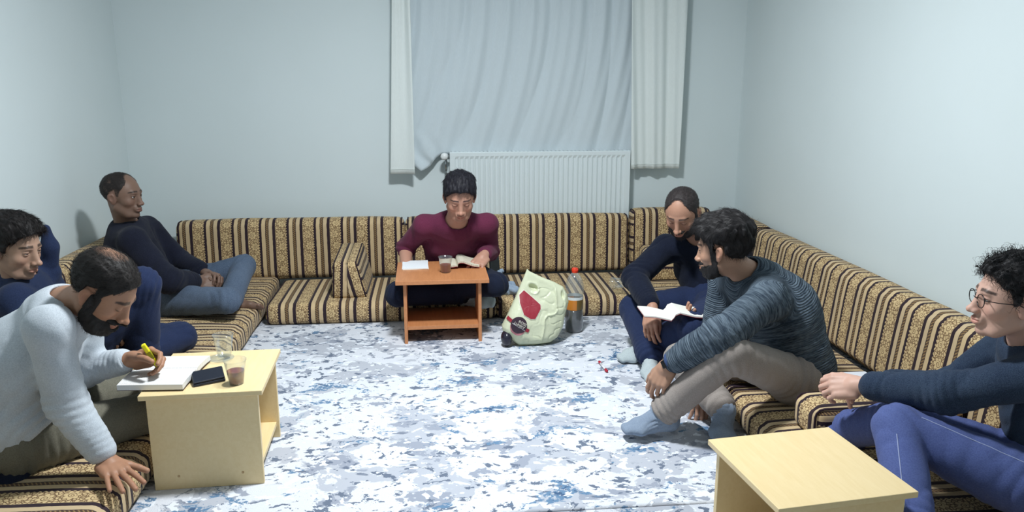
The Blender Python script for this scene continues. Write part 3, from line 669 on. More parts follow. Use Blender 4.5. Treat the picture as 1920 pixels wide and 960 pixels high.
# ---------------------------------------------------------------- upholstered pieces
def cushion(name, lo, hi, axis, r=.035, puff=.010, phase=0.0, seg=.035, mat=None, parent=None, warp=None, pipe=True, seed=1):
    lo = np.array(lo, float); hi = np.array(hi, float); d = hi-lo; nseg = [max(3, int(round(d[i]/seg))) for i in range(3)]
    def lines(i):
        a = np.concatenate([[0, r*.3, r*.65], np.linspace(r, d[i]-r, nseg[i]), [d[i]-r*.65, d[i]-r*.3, d[i]]])+lo[i]; return a
    L = [lines(i) for i in range(3)]; V = []; F_ = []; UV = []; ot = 1-axis
    for ax in range(3):
        u, v = [i for i in range(3) if i != ax]
        for sd in (0, 1):
            A, B = np.meshgrid(L[u], L[v], indexing='ij'); P = np.zeros((A.size, 3)); P[:, u] = A.ravel(); P[:, v] = B.ravel(); P[:, ax] = (lo, hi)[sd][ax]
            if ax == axis:
                uu = P[:, axis]+(1 if sd else -1)*(hi[2]-P[:, 2]); vv = P[:, ot]
            elif ax == ot: uu = P[:, axis]; vv = P[:, ot]+(1 if sd else -1)*(hi[2]-P[:, 2])
            else: uu = P[:, axis]; vv = P[:, ot]
            n = len(V); na, nb_ = A.shape; Q = P.copy()
            inn = np.clip(P, lo+r, hi-r); df = P-inn; l = np.linalg.norm(df, axis=1)
            # grid on a sharp box -> rounded box
            k = np.where(l > 1e-9, r/np.maximum(l, 1e-9), 0); Q = inn+df*k[:, None]
            c = (P-lo)/d*2-1; w_ = np.ones(len(P))
            for i in range(3):
                if i != ax: w_ = w_*(1-np.abs(c[:, i])**4)
            Q[:, ax] += (1 if sd else -1)*puff*w_*(1+.5*noise(P, 5, seed))
            if warp: Q = warp(Q)
            V += Q.tolist(); UV += np.stack([uu+phase, vv], 1).tolist()
            for i in range(na-1):
                for j in range(nb_-1):
                    q = (n+i*nb_+j, n+(i+1)*nb_+j, n+(i+1)*nb_+j+1, n+i*nb_+j+1)
                    flip = (sd == 1) ^ (ax == 1); F_.append(q if flip else q[::-1])
    me = mk(name, V, F_, True, uv=UV); bm = bmesh.new(); bm.from_mesh(me); bmesh.ops.remove_doubles(bm, verts=bm.verts, dist=1e-5); bm.to_mesh(me); bm.free()
    o = link(name, me, mat or MAT['stripe'], parent)
    if pipe:
        for e in (0, 1):
            g = MB()
            xa = (lo[axis]+r*.35, hi[axis]-r*.35)[e]; i2, i3 = ot, 2; e_ = .28*r; pts = []
            for (s2, s3, ang) in ((0, 0, 180), (1, 0, 270), (1, 1, 0), (0, 1, 90)):
                for t in range(4):
                    q = math.radians(ang+t*30); p = np.zeros(3); p[axis] = xa
                    p[i2] = ((lo[i2]+r, hi[i2]-r)[s2])+math.cos(q)*(r-e_*.3); p[i3] = ((lo[i3]+r, hi[i3]-r)[s3])+math.sin(q)*(r-e_*.3); pts.append(p)
            pts.append(pts[0]); pts = np.array(pts)
            if warp: pts = warp(pts)
            g.tube(pts, .004, 5, False)
            g.build('piping', MAT['piping'], o, True)
    return o
def seat(lo, hi, axis, label, group, name='seat_cushion', cat='cushion', **kw):
    return tag(cushion(name, lo, hi, axis, **kw), label, cat, group)
ZS = .118
G1 = 'striped floor seat cushions'; G2 = 'striped back cushions along the walls'; G3 = 'striped armrest bolsters'
# phases put a floral band where the photograph has one
phX = .957; 
seat((-.96, 4.335, .002), (.335, 4.93, ZS), 0, 'striped seat cushion by the back wall, left one, under the orange table', G1, phase=phX, seed=2)
seat((.340, 4.335, .002), (1.165, 4.93, ZS), 0, 'striped seat cushion by the back wall, behind the plastic bag and cola bottle', G1, phase=phX+.01, seed=3)
seat((-1.76, 3.10, .002), (-1.0, 5.00, ZS+.01), 1, 'far striped seat cushion of the left row, under the man in the black sweater', G1, phase=.03, seed=4)
seat((-1.76, 1.10, .002), (-1.0, 3.09, ZS+.01), 1, 'near striped seat cushion of the left row, under the man in the light grey sweater', G1, phase=.09, seed=5)
seat((1.185, 2.95, .002), (1.865, 4.93, ZS), 1, 'far striped seat cushion of the right row, reaching into the corner', G1, phase=.02, seed=6)
seat((1.185, 1.00, .002), (1.865, 2.94, ZS), 1, 'near striped seat cushion of the right row, end showing between grey sock and beech table', G1, phase=.05, seed=7)
def lean(ax, s, z0, k=.10):
    def g(P): P = P.copy(); P[:, ax] += s*(P[:, 2]-z0)*k; return P
    return g
ZT = .482
seat((-1.60, 4.945, ZS), (-.205, 5.065, ZT), 0, 'striped back cushion by the back wall, left of the man in maroon', G2, 'back_cushion', phase=1.5, puff=.008, seed=8, warp=lean(1, 1, ZS, .06))
seat((-.190, 4.945, ZS), (1.255, 5.065, ZT), 0, 'striped back cushion below the radiator', G2, 'back_cushion', phase=.135, puff=.008, seed=9, warp=lean(1, 1, ZS, .06))
seat((1.275, 4.93, ZS), (1.80, 5.06, ZT+.030), 0, 'striped back cushion in the right corner, taller than its neighbour', G2, 'back_cushion', phase=.06, puff=.008, seed=10, warp=lean(1, 1, ZS, .06))
seat((-1.905, 3.35, ZS), (-1.775, 4.86, ZT-.01), 1, 'striped back cushion of the left wall, behind the man in the black sweater', G2, 'back_cushion', phase=0, puff=.008, seed=11, warp=lean(0, -1, ZS, .0))
seat((-1.905, 1.6, ZS), (-1.775, 3.33, ZT-.01), 1, 'striped back cushion of the left wall, behind the man in the navy hoodie', G2, 'back_cushion', phase=.02, puff=.008, seed=12)
seat((1.860, 4.50, ZS), (1.985, 4.92, ZT-.005), 1, 'short far striped back cushion along the right wall', G2, 'back_cushion', phase=.04, puff=.008, seed=13, warp=lean(0, 1, ZS, .12))
seat((1.860, 1.75, ZS), (1.985, 4.485, ZT-.005), 1, 'long striped back cushion along the right wall, ending by the curly-haired man', G2, 'back_cushion', phase=.055, puff=.008, seed=14, warp=lean(0, 1, ZS, .12))
def taper(P):
    P = P.copy(); t = (P[:, 2]-ZS)/.22; P[:, 0] += np.where(P[:, 0] > -.5, -.055*t, .012*t); P[:, 2] += t*.02*(P[:, 1]-4.43)/.45; return P
seat((-.602, 4.43, ZS), (-.398, 4.90, ZS+.215), 0, 'striped armrest bolster standing on the seat left of the orange table', G3, 'armrest_bolster', 'bolster', phase=.79, r=.025, puff=.006, seed=15, warp=taper)
seat((1.30, 2.43, ZS), (1.86, 2.60, ZS+.125), 1, 'striped armrest bolster under the clasped hands of the curly-haired man', G3, 'armrest_bolster', 'bolster', phase=.035, r=.035, puff=.008, seed=16)
seat((1.30, 4.62, ZS), (1.80, 4.86, ZS+.19), 1, 'striped armrest bolster in the right corner behind the man with the open book', G3, 'armrest_bolster', 'bolster', phase=.06, r=.03, puff=.008, seed=17)
seat((-1.74, 2.98, ZS+.01), (-1.12, 3.14, ZS+.150), 1, 'striped armrest bolster between the man in light grey and the man in the navy hoodie', G3, 'armrest_bolster', 'bolster', phase=.155, r=.025, puff=.005, seed=18)

# ---------------------------------------------------------------- radiator
RX0, RX1, RZ0, RZ1, RY = .104, 1.277, .26, .888, 5.10
rad = thing('radiator', 'white ribbed panel radiator under the window', 'radiator', (RX0, RY, RZ0))
ro = np.array((RX0, RY, RZ0))
xs = [0.0]; prof = [(0, .004)]; W_ = RX1-RX0; n = 35; p = (W_-.05)/n
prof = [(0.0, 0.0), (.022, 0.0)]
for i in range(n):
    x = .025+i*p; prof += [(x, 0.0), (x+p*.28, .0075), (x+p*.62, .0075), (x+p*.90, 0.0)]
prof += [(W_, 0.0)]
zz = [.03, .05, RZ1-RZ0-.045, RZ1-RZ0-.028]
V = []; F_ = []
for iz, z in enumerate(zz):
    for (x, y) in prof: V.append((x, y*(0 if iz in (0, 3) else 1), z))
N_ = len(prof)
for i in range(3):
    for j in range(N_-1): F_.append((i*N_+j, i*N_+j+1, (i+1)*N_+j+1, (i+1)*N_+j))
pn = MB().add(V, F_); pn.box((0, 0.0125, .0), (W_, .035, RZ1-RZ0-.012)); pn.box((0, -.001, RZ1-RZ0-.028), (W_, .012, RZ1-RZ0-.004)); pn.box((0, -.001, 0), (W_, .012, .03)); pn.build('front_panel', MAT['metal_white'], rad)
for sx in (0, 1): MB().box((-.006 if sx == 0 else W_, -.003, .0), (0 if sx == 0 else W_+.006, .105, RZ1-RZ0)).build('side_cover', MAT['metal_white'], rad, bevel=.002)
g = MB()
for i in range(44): g.box((.01+i*(W_-.02)/44, .012, RZ1-RZ0-.004), (.01+i*(W_-.02)/44+.016, .096, RZ1-RZ0))
g.box((0, .006, RZ1-RZ0-.006), (W_, .012, RZ1-RZ0)); g.box((0, .096, RZ1-RZ0-.02), (W_, .104, RZ1-RZ0)); go = g.build('top_grille', MAT['metal_white'], rad)
v = MB().tube([(-.006, .05, RZ1-RZ0-.04), (-.03, .05, RZ1-RZ0-.04)], .009, 12); v.tube([(-.03, .05, RZ1-RZ0-.035), (-.03, .05, RZ1-RZ0-.12), (-.03, .11, RZ1-RZ0-.12)], .008, 10); v.build('valve', MAT['chrome'], rad, True)
v = MB().tube([(-.026, .045, RZ1-RZ0-.032), (-.030, .03, RZ1-RZ0-.030), (-.040, -.0, RZ1-RZ0-.026), (-.043, -.028, RZ1-RZ0-.024), (-.045, -.035, RZ1-RZ0-.024)], [.014, .021, .023, .022, .010], 20); v.build('thermostat_knob', plain('white_plastic', (232, 236, 236), .35), rad, True)

# ---------------------------------------------------------------- curtains
def cloth_mat(name, rgb, tr=.25):
    s = NT(name); o = s.obj(); n = s.noise(s.mapping(o, (1, 1, .15)), 300, 2); s.l(s.mix(n, lin(*rgb), lin(*[min(255, c+12) for c in rgb])), s.b.inputs['Base Color'])
    s.b.inputs['Roughness'].default_value = .85; s.b.inputs['Specular IOR Level'].default_value = .2; s.bump(n, .15, .001)
    t = s.n('ShaderNodeBsdfTranslucent'); t.inputs[0].default_value = lin(*rgb); mx = s.n('ShaderNodeMixShader'); mx.inputs[0].default_value = tr
    s.l(s.b.outputs[0], mx.inputs[1]); s.l(t.outputs[0], mx.inputs[2]); s.l(mx.outputs[0], s.t.nodes['Material Output'].inputs[0]); return s.m
MAT['sheer'] = cloth_mat('inner_curtain_cloth', (218, 229, 234)); MAT['drape'] = cloth_mat('outer_curtain_cloth', (232, 239, 237), .15)
def curtain(fn, ns, nt, mat, label, hem=True):
    s_, t_ = np.meshgrid(np.linspace(0, 1, ns), np.linspace(0, 1, nt), indexing='ij'); P = fn(s_.ravel(), t_.ravel())
    F_ = [(i*nt+j, (i+1)*nt+j, (i+1)*nt+j+1, i*nt+j+1) for i in range(ns-1) for j in range(nt-1)]
    o = link('curtain', mk('curtain', P, F_, True), mat); m_ = o.modifiers.new('t', 'SOLIDIFY'); m_.thickness = .0016
    if hem:
        c = [P[i*nt+1]+np.array((0, -.002, 0)) for i in range(ns)]; h = MB(); 
        for i in range(ns-1):
            a, b = P[i*nt]+np.array((0, -.0028, .03)), P[(i+1)*nt]+np.array((0, -.0028, .03)); h.tube([a, b], .0012, 4, False)
        h.build('hem_seam', mat, o, True)
    return tag(o, label, 'curtain', 'curtains on the back wall window')
ZTOP = 2.36
def left_c(s, t):    # t=0 hem, 1 top
    z = .752+(ZTOP-.752)*t; x0 = -.284+.046*np.clip(t*1.5, 0, 1); x1 = -.127+.0*t
    x = x0+(x1-x0)*s; y = 5.115-.014*np.sin(s*2*math.pi*1.0+1.2)*(.5+.5*t)-.010*np.sin(s*14+t*3)*t-.028*s*(1-t)
    return np.stack([x, y, z], 1)
def mid_c(s, t):
    # left end: the hem bunches and droops beside the radiator valve; the rest is tucked behind the radiator
    e = np.clip(1-s/.20, 0, 1); zb = .872-.105*np.clip(1-np.abs(s-.03)/.10, 0, 1)**1.2
    z = zb+(ZTOP-zb)*t; tt = np.clip((z-.86)/.95, 0, 1.6); sw = np.clip(1-tt, 0, 1)**1.7
    x = -.150+1.46*s; x0 = x.copy()
    low = np.clip(1-(z-.80)/.22, 0, 1)**2*np.clip(1-s/.22, 0, 1); x = x+low*.060*np.sin(s/.22*math.pi)
    ph = s*7.2+sw*1.35*(1-.45*s)+.22*np.sin(s*13+1)+.10*np.sin(tt*3+s*5)
    fold = np.abs(np.sin(math.pi*ph)); fold = 1-np.sqrt(np.clip(1-fold**2, 0, 1))*.9
    am = .034*(.6+.4*np.sin(s*11+2)**2)*(.65+.35*np.clip(tt, 0, 1))
    y = 5.160-am*(1-fold)-.004*np.sin(2*math.pi*(s*19+sw*2.5))*np.clip(tt+.3, 0, 1)
    g = np.clip(1-s/.17, 0, 1)*np.clip(1-(z-.76)/.28, 0, 1); y = y-g*(.018+.022*np.sin(s*75+z*24)); x = x+g*.018*np.sin(z*40+s*20)
    return np.stack([x, np.minimum(y, 5.205), z], 1)
def right_c(s, t):
    z = .766+(ZTOP-.766)*t; x = 1.290-.045*t+(.326+.060*t)*s
    y = 5.118-.013*np.sin(s*2*math.pi*2.2+.9+t*1.2)-.007*np.sin(s*2*math.pi*5+t*4)*(1-.4*t); return np.stack([x, y, z], 1)
curtain(mid_c, 360, 90, MAT['sheer'], 'wide pale inner curtain with swept folds, hem tucked behind the radiator', hem=False)
curtain(left_c, 30, 50, MAT['drape'], 'narrow off-white curtain strip hanging left of the inner curtain')
curtain(right_c, 90, 50, MAT['drape'], 'off-white pleated curtain hanging right of the radiator')
cr = thing('curtain_rod', 'white curtain rod above the window, over the top of the photo', 'curtain rod', (.66, 5.14, 2.38))
MB().tube([(-1.05, 0, 0), (1.05, 0, 0)], .012, 12).build('rod', MAT['metal_white'], cr, True)
for x in (-.95, .95): MB().box((x-.01, 0, -.012), (x+.01, .08, .012)).build('bracket', MAT['metal_white'], cr)
cl = thing('ceiling_lamp', 'round white ceiling lamp above the photo, lighting the room', 'lamp', (LAMP[0], LAMP[1], 2.62))
em = NT('lamp_glow'); em.b.inputs['Emission Color'].default_value = (.93, 1, 1, 1); em.b.inputs['Emission Strength'].default_value = 3
MB().lathe([(0, 0), (.19, 0), (.19, -.03), (.175, -.05), (.17, -.05)], 40).build('lamp_base', MAT['metal_white'], cl, True)
MB().lathe([(.17, -.045), (.165, -.075), (.12, -.095), (0, -.10)], 40).build('diffuser', em.m, cl, True)

# ---------------------------------------------------------------- low tables
def table(label, cx, cy, wx, wy, h, open_ax, mat, edge, rz=0., shelf_z=.065, leg_in=.022, th=.017, pt=.017, group='low shelf tables', dots=False):
    t = thing('low_table', label, 'table', (cx, cy, 0), rz, group)
    MB().box((-wx/2, -wy/2, h-th), (wx/2, wy/2, h)).build('tabletop', mat, t, bevel=.002)
    if open_ax == 'x':   # panels face the y direction, open on the +-x sides
        a, b = wy/2-leg_in, wx/2-leg_in
        for s in (-1, 1):
            o = MB().box((-b, s*a-(pt if s > 0 else 0), 0), (b, s*a+(pt if s < 0 else 0), h-th)).build('side_panel', mat, t, bevel=.0015)
            if dots and s < 0:
                for x in (-b*.55, b*.62): MB().lathe([(0, 0), (.0045, 0), (.004, .001)], 10).build('screw_cap', MAT['edge'], o, loc=(x, s*a-.0006, .048), rot=(math.pi/2, 0, 0))
        MB().box((-b+.01, -a+pt, shelf_z-.017), (b-.01, a-pt, shelf_z)).build('shelf', mat, t, bevel=.001)
    else:
        a, b = wx/2-leg_in, wy/2-leg_in
        for s in (-1, 1): MB().box((s*a-(pt if s > 0 else 0), -b, 0), (s*a+(pt if s < 0 else 0), b, h-th)).build('side_panel', mat, t, bevel=.0015)
        MB().box((-a+pt, -b+.004, shelf_z-.020), (a-pt, b-.01, shelf_z)).build('shelf', mat, t, bevel=.001)
    return t
GT = 'low shelf tables'
table('beech low table at the left holding the wallet and tea cup', -.795, 2.735, .395, .415, .35, 'x', MAT['beech'], MAT['edge'], rz=.035, group=GT, dots=True, leg_in=.018)
table('orange-brown low table in front of the man in maroon', .025, 4.135, .480, .425, .35, 'y', MAT['orange'], MAT['orange'], rz=.012, shelf_z=.095, group=GT, leg_in=.038, th=.022)
table('empty beech low table in the bottom right corner of the photo', .985, 1.87, .390, .385, .35, 'x', MAT['beech'], MAT['edge'], rz=.115, group=GT, leg_in=.02)
# ---------------------------------------------------------------- the seven people
def JJ(**k): return {a: np.array(v, float) for a, v in k.items()}
FB = {n: fabric(n, c, c2, **kw) for n, c, c2, kw in (
    ('maroon_cotton', (92, 38, 62), (104, 46, 70), {}), ('black_wool', (24, 27, 40), (34, 37, 52), {}), ('navy_hoodie', (34, 44, 70), (42, 53, 82), {}),
    ('light_grey_melange', (180, 188, 196), (198, 205, 212), {}), ('dark_navy_knit', (18, 23, 38), (27, 33, 50), {}), ('blue_black_boucle', (34, 46, 66), (58, 72, 92), dict(sc=420, st=.8)),
    ('washed_denim', (70, 84, 104), (94, 108, 128), dict(big=4)), ('navy_trousers', (32, 42, 70), (40, 51, 82), {}), ('dark_navy_trousers', (26, 32, 50), (34, 40, 58), {}),
    ('olive_grey_cotton', (104, 102, 90), (120, 117, 104), {}), ('taupe_cotton', (140, 131, 126), (154, 146, 140), {}), ('bright_denim', (74, 86, 136), (86, 99, 149), dict(big=5)),
    ('grey_sock', (126, 140, 160), (140, 154, 172), {}), ('pale_sock', (168, 180, 184), (186, 196, 198), {}), ('blue_rib', (52, 68, 104), (70, 88, 124), {}), ('khaki_shirt', (92, 98, 88), (104, 110, 100), {}))}
down = lambda P: np.stack([P[:, 0]*3, -.3+P[:, 1]*0, -.9+P[:, 2]*0], 1)
back_c = lambda P: np.stack([P[:, 0]*2, -1+P[:, 1]*0, -.25+P[:, 2]*0], 1)
fwd_c = lambda P: np.stack([P[:, 0]*2+.25, np.where(P[:, 2] > .07, .8, -.2), np.where(P[:, 2] > .09, -.15, -1.)], 1)
PEOPLE = {}
# D: man in maroon
PEOPLE['D'] = person('D', JJ(head=(0.130, 4.185, 0.725), neck=(0.113, 4.284, 0.592), chest=(0.104, 4.46, 0.442), pelv=(0.098, 4.606, 0.215), shR=(-0.065, 4.345, 0.556), elR=(-0.175, 4.490, 0.400), wrR=(-0.172, 4.278, 0.304), shL=(0.286, 4.355, 0.554), elL=(0.308, 4.49, 0.370), wrL=(0.262, 4.262, 0.398), hpR=(-0.007, 4.576, 0.205), knR=(-0.216, 4.201, 0.205), anR=(0.16, 4.293, 0.17), hpL=(0.197, 4.55, 0.205), knL=(0.318, 4.141, 0.262), anL=(-0.002, 4.367, 0.179)),
    dict(face=(.03, -1, -.40), up=(.0, 0, 1), skin=(184, 138, 118), haircol=(20, 20, 30), top=FB['maroon_cotton'], trm=FB['dark_navy_trousers'], sockm=FB['pale_sock'], bare_arm='R', sleeve=dict(L=.86),
         head=dict(lids=(0, 0), nose=.85), paint=dict(closed=True, stubble=.10, moust=.2), collar=.010, loose=.012, hs=1.0,
         hair=dict(th=(.010, .026), fr=.022, seed=2, n=3200, len=.026, comb=fwd_c, lift=.10, rough=.004, r=.0006, jit=.2),
         hands=dict(L=dict(dir=(-.45, -.75, -.38), back=(.1, -.35, .9), curl=[(.15, .25, .15), (.18, .3, .2), (.25, .35, .2), (.35, .4, .2)], spread=.16), R=dict(dir=(.3, -.6, -.5), back=(-.3, -.2, .9))),
         socks=dict(R=((1, -.25, -.05), (.1, -.6, .8), .08), L=((-1, -.2, -.05), (-.1, -.6, .8), .08))),
    'man in a maroon sweater reading at the orange-brown table')
# A: man in black, back left
PEOPLE['A'] = person('A', JJ(head=(-1.618, 4.25, 0.752), neck=(-1.640, 4.32, 0.590), chest=(-1.64, 4.36, 0.405), pelv=(-1.533, 4.29, 0.22), shR=(-1.560, 4.165, 0.530), elR=(-1.37, 4.065, 0.350), wrR=(-1.295, 4.27, 0.285), shL=(-1.60, 4.50, 0.532), elL=(-1.46, 4.54, 0.335), wrL=(-1.285, 4.40, 0.300), hpR=(-1.464, 4.195, 0.21), knR=(-1.074, 4.012, 0.245), anR=(-1.13, 4.30, 0.175), hpL=(-1.491, 4.385, 0.21), knL=(-1.096, 4.509, 0.308), anL=(-1.10, 4.15, 0.200)),
    dict(face=(1, -.22, -.04), skin=(122, 96, 82), haircol=(30, 24, 22), top=FB['black_wool'], trm=FB['washed_denim'], sockm=None, head=dict(lids=(1, 1), nose=.8, wide=1.03, jaw=1.05), gaze=(0, 1, 0), paint=dict(closed=False, stubble=.15, moust=.25), collar=.034, loose=.022, fat=1.06, hs=1.0,
         hair=dict(th=(.003, .004), seed=3, n=2500, len=.006, comb=back_c, lift=.6, rough=.001, recede=.03, bald=((0, .085, .115), (.052, .050, .040)), r=.0004),
         hands=dict(R=dict(dir=(.85, .30, -.12), back=(.2, -.75, .65), curl=[(.7, .8, .4)]*4, thumb=(.4, -.1, .3)), L=dict(dir=(.8, -.55, .02), back=(.35, .3, .9), curl=[(.35, .9, .5)]*4, thumb=(.4, .2, .3), spread=.09)),
         hemlen=.86, barefeet=dict(R=((.95, .25, -.02), (-.1, .5, .8)))),
    'balding man in a black sweater and jeans sitting cross-legged and barefoot in the corner')
# B: young man in navy hoodie, left edge
def hood(f, J):
    cn = nrm(J['neck']-J['chest']); c = J['neck']-cn*.02; shv = nrm(J['shR']-J['shL']); bk = nrm(np.cross(shv, cn))
    for i in range(9):
        q0, q1 = math.pi*(i/9*1.1-.05), math.pi*((i+1)/9*1.1-.05); P0 = c+shv*math.cos(q0)*.088-bk*math.sin(q0)*-.075; P1 = c+shv*math.cos(q1)*.088-bk*math.sin(q1)*-.075
        f.cap(P0, P1, .022+.012*math.sin(q0), .022+.012*math.sin(q1), k=.02)
    a = J['shL']; f.cap(a+np.array((.05, -.02, .03)), a+np.array((.07, -.03, .13)), .040, .030, k=.04); f.cap(a+np.array((.07, -.03, .13)), a+np.array((.060, -.03, .21)), .028, .020, k=.03)
PEOPLE['B'] = person('B', JJ(head=(-1.640, 3.185, 0.708), neck=(-1.68, 3.27, 0.570), chest=(-1.69, 3.30, 0.42), pelv=(-1.56, 3.28, 0.235), shR=(-1.625, 3.11, 0.520), elR=(-1.46, 2.99, 0.350), wrR=(-1.40, 3.17, 0.365), shL=(-1.69, 3.455, 0.535), elL=(-1.60, 3.50, 0.290), wrL=(-1.42, 3.37, 0.350), hpR=(-1.50, 3.19, 0.225), knR=(-1.195, 3.23, 0.545), anR=(-1.25, 3.30, 0.205), hpL=(-1.52, 3.38, 0.225), knL=(-1.190, 3.61, 0.19), anL=(-1.32, 3.26, 0.21)),
    dict(face=(1, -.28, -.22), skin=(176, 142, 122), haircol=(22, 18, 18), top=FB['navy_hoodie'], topname='hoodie', trm=FB['navy_trousers'], sockm=FB['navy_trousers'], head=dict(lids=(.45, .45), nose=1.15), gaze=(0, 1, -.5), paint=dict(closed=False, stubble=.22, moust=.25, broww=1.3), loose=.018, legf=1.12, ltr=.018, collar=.012,
         hair=dict(th=(.012, .030), fr=.034, seed=4, n=3200, len=.030, comb=fwd_c, lift=.14, rough=.005, r=.0006, jit=.25), top_extra=[hood],
         hands=dict(R=dict(dir=(.9, .35, -.25), back=(-.1, -.75, .65), curl=[(.5, .7, .4)]*4, thumb=(.4, .2, .3)), L=dict(dir=(.7, -.6, -.2), back=(.4, .2, .9), curl=[(.4, .8, .4)]*4)),
         socks=dict(R=((1, .05, -.05), (0, 0, 1), .10))),
    'dark-haired young man in a navy hoodie and navy trousers, face at the left edge')
# C: man writing, light grey sweater
def apron(f, J):
    f.ecap(J['pelv']+np.array((0, 0, .04)), J['pelv']+np.array((-.04, -.0, -.01)), (0, 1, 0), (.212, .195), (.205, .19), k=.05); o_ = J['pelv']-np.array((-1.40, 2.55, 0.265)); f.clip(np.array((-1.350, 2.36, .195))+o_, (.60, .10, -.79))
PEOPLE['C'] = person('C', JJ(head=(-1.030, 2.452, 0.722), neck=(-1.165, 2.520, 0.668), chest=(-1.31, 2.545, 0.500), pelv=(-1.40, 2.55, 0.265), shR=(-1.145, 2.350, 0.650), elR=(-1.150, 2.40, 0.390), wrR=(-1.050, 2.395, 0.192), shL=(-1.20, 2.705, 0.620), elL=(-1.22, 2.72, 0.375), wrL=(-1.055, 2.660, 0.428), hpR=(-1.36, 2.46, 0.235), knR=(-1.03, 2.74, 0.200), anR=(-1.37, 2.42, 0.180), hpL=(-1.36, 2.65, 0.235), knL=(-1.10, 2.95, 0.215), anL=(-1.30, 2.72, 0.190)),
    dict(face=(1, -.10, -.86), up=(.25, -.02, 1), skin=(170, 126, 100), haircol=(24, 20, 18), top=FB['light_grey_melange'], trm=FB['olive_grey_cotton'], sockm=FB['dark_navy_trousers'], head=dict(lids=(0, 0), nose=1.15), paint=dict(closed=True, beard=.9, moust=.9, broww=1.3), beardth=.010, hipr=.8, loose=.016, fat=1.02, collar=.026, seed=11,
         hair=dict(th=(.007, .012), seed=5, n=3000, len=.014, comb=back_c, lift=.35, rough=.002, thin=((0, -.045, .125), (.034, .042, .045), .62), r=.0005), top_pre=[apron],
         hands=dict(R=dict(dir=(.62, -.74, -.14), back=(.05, -.1, 1), curl=[(.06, .08, .05)]*4, spread=.16, thumb=(.75, .15, .1)), L=dict(dir=(.95, .12, .10), back=(-.1, .85, .45), curl=[(.75, .75, .35), (.85, .85, .45), (1.0, .95, .5), (1.1, 1.0, .5)], thumb=(.42, .62, .25))),
         folds=[(np.array((.10, -.10, .25)), (1, .2, -.8), .12, .006, .045)],
         socks=dict(R=((-1, -.1, 0), (0, .2, .9), .10), L=((-1, .1, 0), (0, .2, .9), .10))),
    'bearded man in a light grey sweater writing at the left beech table')
# E: older man reading, back right
PEOPLE['E'] = person('E', JJ(head=(1.218, 3.765, 0.698), neck=(1.347, 3.84, 0.550), chest=(1.435, 3.93, 0.395), pelv=(1.47, 3.82, 0.225), shR=(1.200, 3.935, 0.490), elR=(1.000, 3.80, 0.372), wrR=(1.018, 3.53, 0.285), shL=(1.485, 3.705, 0.500), elL=(1.455, 3.57, 0.270), wrL=(1.258, 3.44, 0.265), hpR=(1.40, 3.87, 0.205), knR=(1.000, 3.80, 0.205), anR=(1.000, 3.47, 0.080), hpL=(1.39, 3.69, 0.205), knL=(1.165, 3.345, 0.255), anL=(1.03, 3.62, 0.085)),
    dict(face=(-.66, -1, -.70), skin=(178, 134, 112), haircol=(44, 38, 38), hemlen=.97, top=FB['dark_navy_knit'], trm=FB['navy_trousers'], sockm=FB['pale_sock'], head=dict(lids=(0, 0), nose=1.2, wide=1.04), paint=dict(closed=True, beard=.6, moust=.9, broww=1.2), beardth=.0025, loose=.020, fat=1.06, collar=.022, legf=1.1, ltr=.018,
         hair=dict(th=(.005, .008), seed=6, n=2000, len=.010, comb=back_c, lift=.35, rough=.0015, recede=.035, bald=((0, .085, .105), (.040, .045, .045)), r=.0006),
         hands=dict(R=dict(dir=(-.25, -.62, -.74), back=(-.6, -.5, .5), curl=[(.35, .5, .3)]*4, thumb=(.25, .2, .2)), L=dict(dir=(-.75, -.35, .22), back=(-.15, .35, -.95), curl=[(.35, .5, .4)]*4, thumb=(.6, -.25, .2))),
         socks=dict(R=((-.2, -1, -.10), (0, .3, 1), .045), L=((-.9, -.3, -.05), (.3, 0, 1), .045))),
    'older man with receding hair in a dark navy sweater holding an open book')
# G: man in marled cardigan
def lapel(f, J):
    pass
PEOPLE['G'] = person('G', JJ(head=(1.110, 2.906, 0.705), neck=(1.228, 2.925, 0.600), chest=(1.37, 2.955, 0.455), pelv=(1.45, 2.90, 0.225), shL=(1.252, 2.770, 0.540), elL=(1.018, 2.645, 0.450), wrL=(0.868, 2.765, 0.300), shR=(1.215, 3.115, 0.545), elR=(1.190, 3.132, 0.275), wrR=(1.060, 2.97, 0.130), hpL=(1.40, 2.800, 0.205), knL=(1.057, 2.625, 0.385), anL=(0.862, 2.780, 0.100), hpR=(1.40, 2.99, 0.205), knR=(1.023, 3.10, 0.19), anR=(1.105, 2.78, 0.100)),
    dict(face=(-.78, .60, -.14), skin=(172, 134, 112), haircol=(20, 18, 20), top=MAT['knit'], topname='cardigan', knit=True, cuff=FB['blue_rib'], trm=FB['taupe_cotton'], sockm=FB['grey_sock'], head=dict(lids=(.5, .5), nose=.85), gaze=(0, 1, -.3), paint=dict(closed=False, beard=.75, moust=.7, broww=1.3), beardth=.0035, loose=.024, fat=1.05, collar=.036, collarmat=FB['blue_rib'], hemlen=.93,
         hair=dict(th=(.013, .034), fr=.042, seed=7, n=3600, len=.030, comb=fwd_c, lift=.13, rough=.006, r=.0006, jit=.22), seed=21,
         hands=dict(L=dict(dir=(-.42, .02, -.85), back=(-.62, -.65, .3), curl=[(.35, .5, .3), (.4, .5, .3), (.5, .6, .4), (.6, .6, .4)], thumb=(.45, .2, .25)), R=dict(dir=(-.02, -.45, -.62), back=(.2, -.8, .55), curl=[(.3, .4, .3)]*4, thumb=(.5, .2, .2))),
         socks=dict(L=((-1, -.12, -.02), (.12, .0, 1), .14), R=((-.35, -1, -.12), (.1, .1, 1), .13))),
    'dark-haired man in a marled grey-blue cardigan leaning toward the open book')
